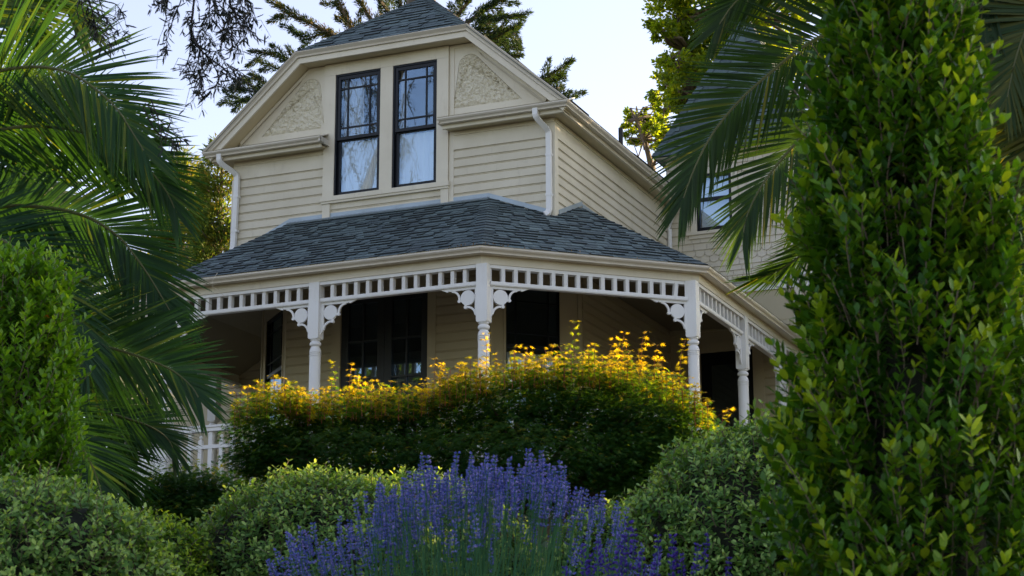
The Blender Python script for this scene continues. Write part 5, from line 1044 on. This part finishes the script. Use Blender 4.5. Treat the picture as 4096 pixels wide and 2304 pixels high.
def broadleaf(label, d, trunk, blobs, n, seed, leaf=.10, r0=.34):
    global rng; rng = np.random.default_rng(seed); c = at(trunk[0][0], trunk[0][1], d); g0 = float(ground_z(c[0], c[1])); root = np.array([c[0], c[1], g0]); r = tag(empty('leafy_tree', root), label, 'tree', 'leafy trees behind the wing')
    mb = MB(); tp = [np.zeros(3)-U3*.2]+[at(x, y, d)-root for x, y in trunk]; mb.tube([tuple(p) for p in tp], list(np.linspace(r0, r0*.15, len(tp))), 10)
    P = []; A = []; T = []; ar = sum(b[2]**1.5 for b in blobs)
    for bx, by, br in blobs:
        c = at(bx, by, d+rng.uniform(-.9, .9)); R_ = br*px(d); k = int(n*br**1.5/ar); nc = max(5, int(br/5))
        near = min(tp[1:], key=lambda q: np.linalg.norm(q-(c-root))); 
        cl = c+unit(rnd(nc))*(rng.uniform(.2, 1, nc)**.5)[:, None]*R_
        for q in cl: mb.tube([tuple(near), tuple((near+c-root)/2+rnd(1)[0]*.1), tuple(q-root)], [.05*r0/.34, .03*r0/.34, .006], 5)
        j = rng.integers(0, nc, k); p = cl[j]+unit(rnd(k))*(rng.uniform(0, 1, k)**.6)[:, None]*R_*.42*[1, 1, .8]
        P.append(p); o = unit(p-c); A.append(unit(o+rnd(k, .5)-U3*.3)); T.append(np.clip(rng.normal(.45, .16, k), 0, 1))
    P = np.concatenate(P); leaves('foliage', *([(0, 0, 0), (.4, .35, .05), (.4, -.35, .05), (1, 0, -.05)], [[(0, 3, 1), (0, 2, 3)]]), P-root, np.concatenate(A), rnd(len(P)), leaf*rng.uniform(.6, 1.2, len(P)), np.concatenate(T), M['broad'], r)
    mb.build('trunk', M['bark'], r, True)
broadleaf('sunlit leafy tree rising behind the wing and the corner tower', 33, [(1800, 700), (1780, 380), (1745, 250), (1735, 130), (1780, 40), (1800, -60)],
          [(1690, 30, 62), (1665, 75, 40), (1760, 60, 75), (1720, 130, 70), (1690, 165, 48), (1680, 220, 45), (1735, 215, 62), (1780, 150, 70), (1840, 100, 85), (1820, 200, 80), (1760, 290, 60), (1700, 290, 45), (1690, -50, 60), (1790, -60, 90), (1880, -20, 90), (1900, 120, 90), (1870, 260, 80), (1950, 40, 90), (1980, 150, 80), (2060, 60, 90)], 34000, 81, .078)
broadleaf('small tree peeping over the side eave beside the vent pipe', 35, [(1640, 700), (1640, 420), (1620, 350), (1600, 300)],
          [(1585, 300, 26), (1610, 318, 34), (1640, 310, 34), (1600, 350, 30), (1640, 350, 38), (1680, 345, 32), (1665, 380, 26), (1620, 285, 22), (1655, 280, 30)], 5200, 82, .068, .12)
# weeping branches hanging into the top left of the picture
def weeping(label, root_xy, d, strands, n_side, seed, trunk, leaf=.034, group='weeping trees', tn=.35, name='weeping_tree', sidelen=.075):
    global rng; rng = np.random.default_rng(seed); g0 = float(ground_z(*root_xy)); root = np.array([*root_xy, g0]); r = tag(empty(name, root), label, 'tree', group)
    mb = MB(); tr = [np.zeros(3)-U3*.2]+[np.array(p)-root for p in trunk]; mb.tube([tuple(p) for p in tr], list(np.linspace(.22, .03, len(tr))), 10); mb.build('trunk', M['bark'], r, True)
    tw = MB(); P = []; A = []; T = []
    for pts, th in strands:
        C = bez(np.array(pts), 24); tw.tube([tuple(p-root) for p in C], list(np.linspace(th, .0012, 24)), 5); S_ = np.linalg.norm(np.diff(C, axis=0), axis=1).sum()
        ns = int(n_side*S_)
        for k in range(ns):
            t = rng.uniform(.1, 1)*23; a = int(min(t, 22)); p = lerp(C[a], C[a+1], t-a); dr = unit(C[a+1]-C[a]); w = unit(rnd(1)[0]-U3*.5); L = sidelen*rng.uniform(.4, 1.5); q = [p, p+unit(dr*.6+w)*L*.5, p+unit(dr*.6+w*.8-U3*.5)*L]
            tw.tube([tuple(x-root) for x in q], [.0016, .0012, .0008], 3)
            m_ = rng.integers(5, 10); tt = rng.random(m_); pp = lerp(q[0], q[2], tt[:, None]); P.append(pp); A.append(unit(rnd(m_)*.9+unit(q[2]-q[0])-U3*.35)); T.append(np.clip(rng.normal(tn, .18, m_), 0, 1))
    P = np.concatenate(P)-root; leaves('foliage', *STRIP, P, np.concatenate(A), rnd(len(P)), leaf*rng.uniform(.6, 1.5, len(P)), np.concatenate(T), M['gum'], r, leaf*1.25*rng.uniform(.8, 1.2, len(P)))
    tw.build('twigs', M['twig'], r)
    return r
dW = 7.4; e_ = lambda x, y: at((600+x*.428)/1.5901, y*.428/1.5901, dW+rng.uniform(-.12, .12))
rng = np.random.default_rng(90); a0 = at(520, -160, dW)
main = [[(430, -300), (415, -60), (400, 120), (385, 240), (400, 340), (450, 430), (530, 520), (640, 600), (740, 680), (870, 750), (930, 790)], [(390, 300), (380, 400), (372, 500), (345, 600), (330, 690)], [(470, 440), (500, 560), (470, 700), (490, 800), (520, 890)], [(560, 540), (620, 660), (650, 740), (590, 830)], [(600, -250), (560, 0), (545, 150), (500, 280), (560, 350), (620, 420)],
        [(760, -260), (740, 0), (790, 100), (825, 200), (880, 260), (990, 310)], [(700, -200), (690, 50), (715, 200), (760, 300), (800, 430)], [(860, -200), (850, 0), (870, 100), (900, 180), (930, 230)], [(330, -250), (290, 0), (240, 110), (200, 230), (150, 340), (190, 440)], [(180, -260), (150, -40), (100, 10), (85, 80)], [(800, -220), (820, 30), (760, 120), (730, 220), (740, 380)], [(900, -200), (880, -40), (960, 40), (940, 100)], [(640, -200), (600, 20), (650, 130), (700, 260), (720, 330)], [(720, 600), (800, 700), (760, 750)], [(420, 360), (470, 480), (440, 600), (450, 700)], [(430, 400), (520, 470), (600, 480), (640, 470)], [(640, 600), (700, 640), (760, 620), (820, 660)]]
st = [([e_(x, y) for x, y in s_], .006 if i in (0, 5) else .003) for i, s_ in enumerate(main)]
st += [([at(x, y, dW+.4) for x, y in s_], .003) for s_ in ([(215, -120), (225, 10), (260, 40), (300, 50)], [(260, -100), (240, -10), (290, 10), (310, 40)], [(210, -60), (235, 40), (250, 90), (290, 80)], [(200, -60), (215, 50), (270, 85), (262, 140)], [(380, 250), (400, 300), (430, 320), (440, 340)], [(365, 260), (395, 285), (425, 290), (435, 310)], [(360, 270), (385, 320), (410, 345), (430, 350)])]
tx = at(-900, 500, 8.5); limb = [at(-900, 300, 8.5), at(-800, -500, 8.3), at(-300, -620, 8.0), at(250, -420, 7.6), at(480, -260, dW), at(760, -230, dW)]
weeping('weeping tree with fine dark twigs dangling into the top left of the sky', (tx[0], tx[1]), dW, st, 26, 91, limb, .034)
# the tree across the garden that the upstairs panes mirror
rng = np.random.default_rng(95); ss = []
for i in range(34):
    p = np.array([rng.uniform(-10, -4.5), rng.uniform(-13.5, -9), rng.uniform(6.2, 9.5)]); ss.append(([p, p+[rng.normal(0, .2), rng.normal(0, .2), -.5], p+[rng.normal(0, .4), rng.normal(0, .3), -1.2], p+[rng.normal(0, .5), rng.normal(0, .4), -1.9-rng.random()]], .012))
weeping('weeping tree of the lawn, to be seen only mirrored in the upstairs window panes', (-9.5, -12), 10, ss, 8, 96, [(-9.5, -12, 2), (-9, -11.8, 6), (-8, -11.5, 8.5), (-6.5, -11, 9.6)], .085, sidelen=.3)
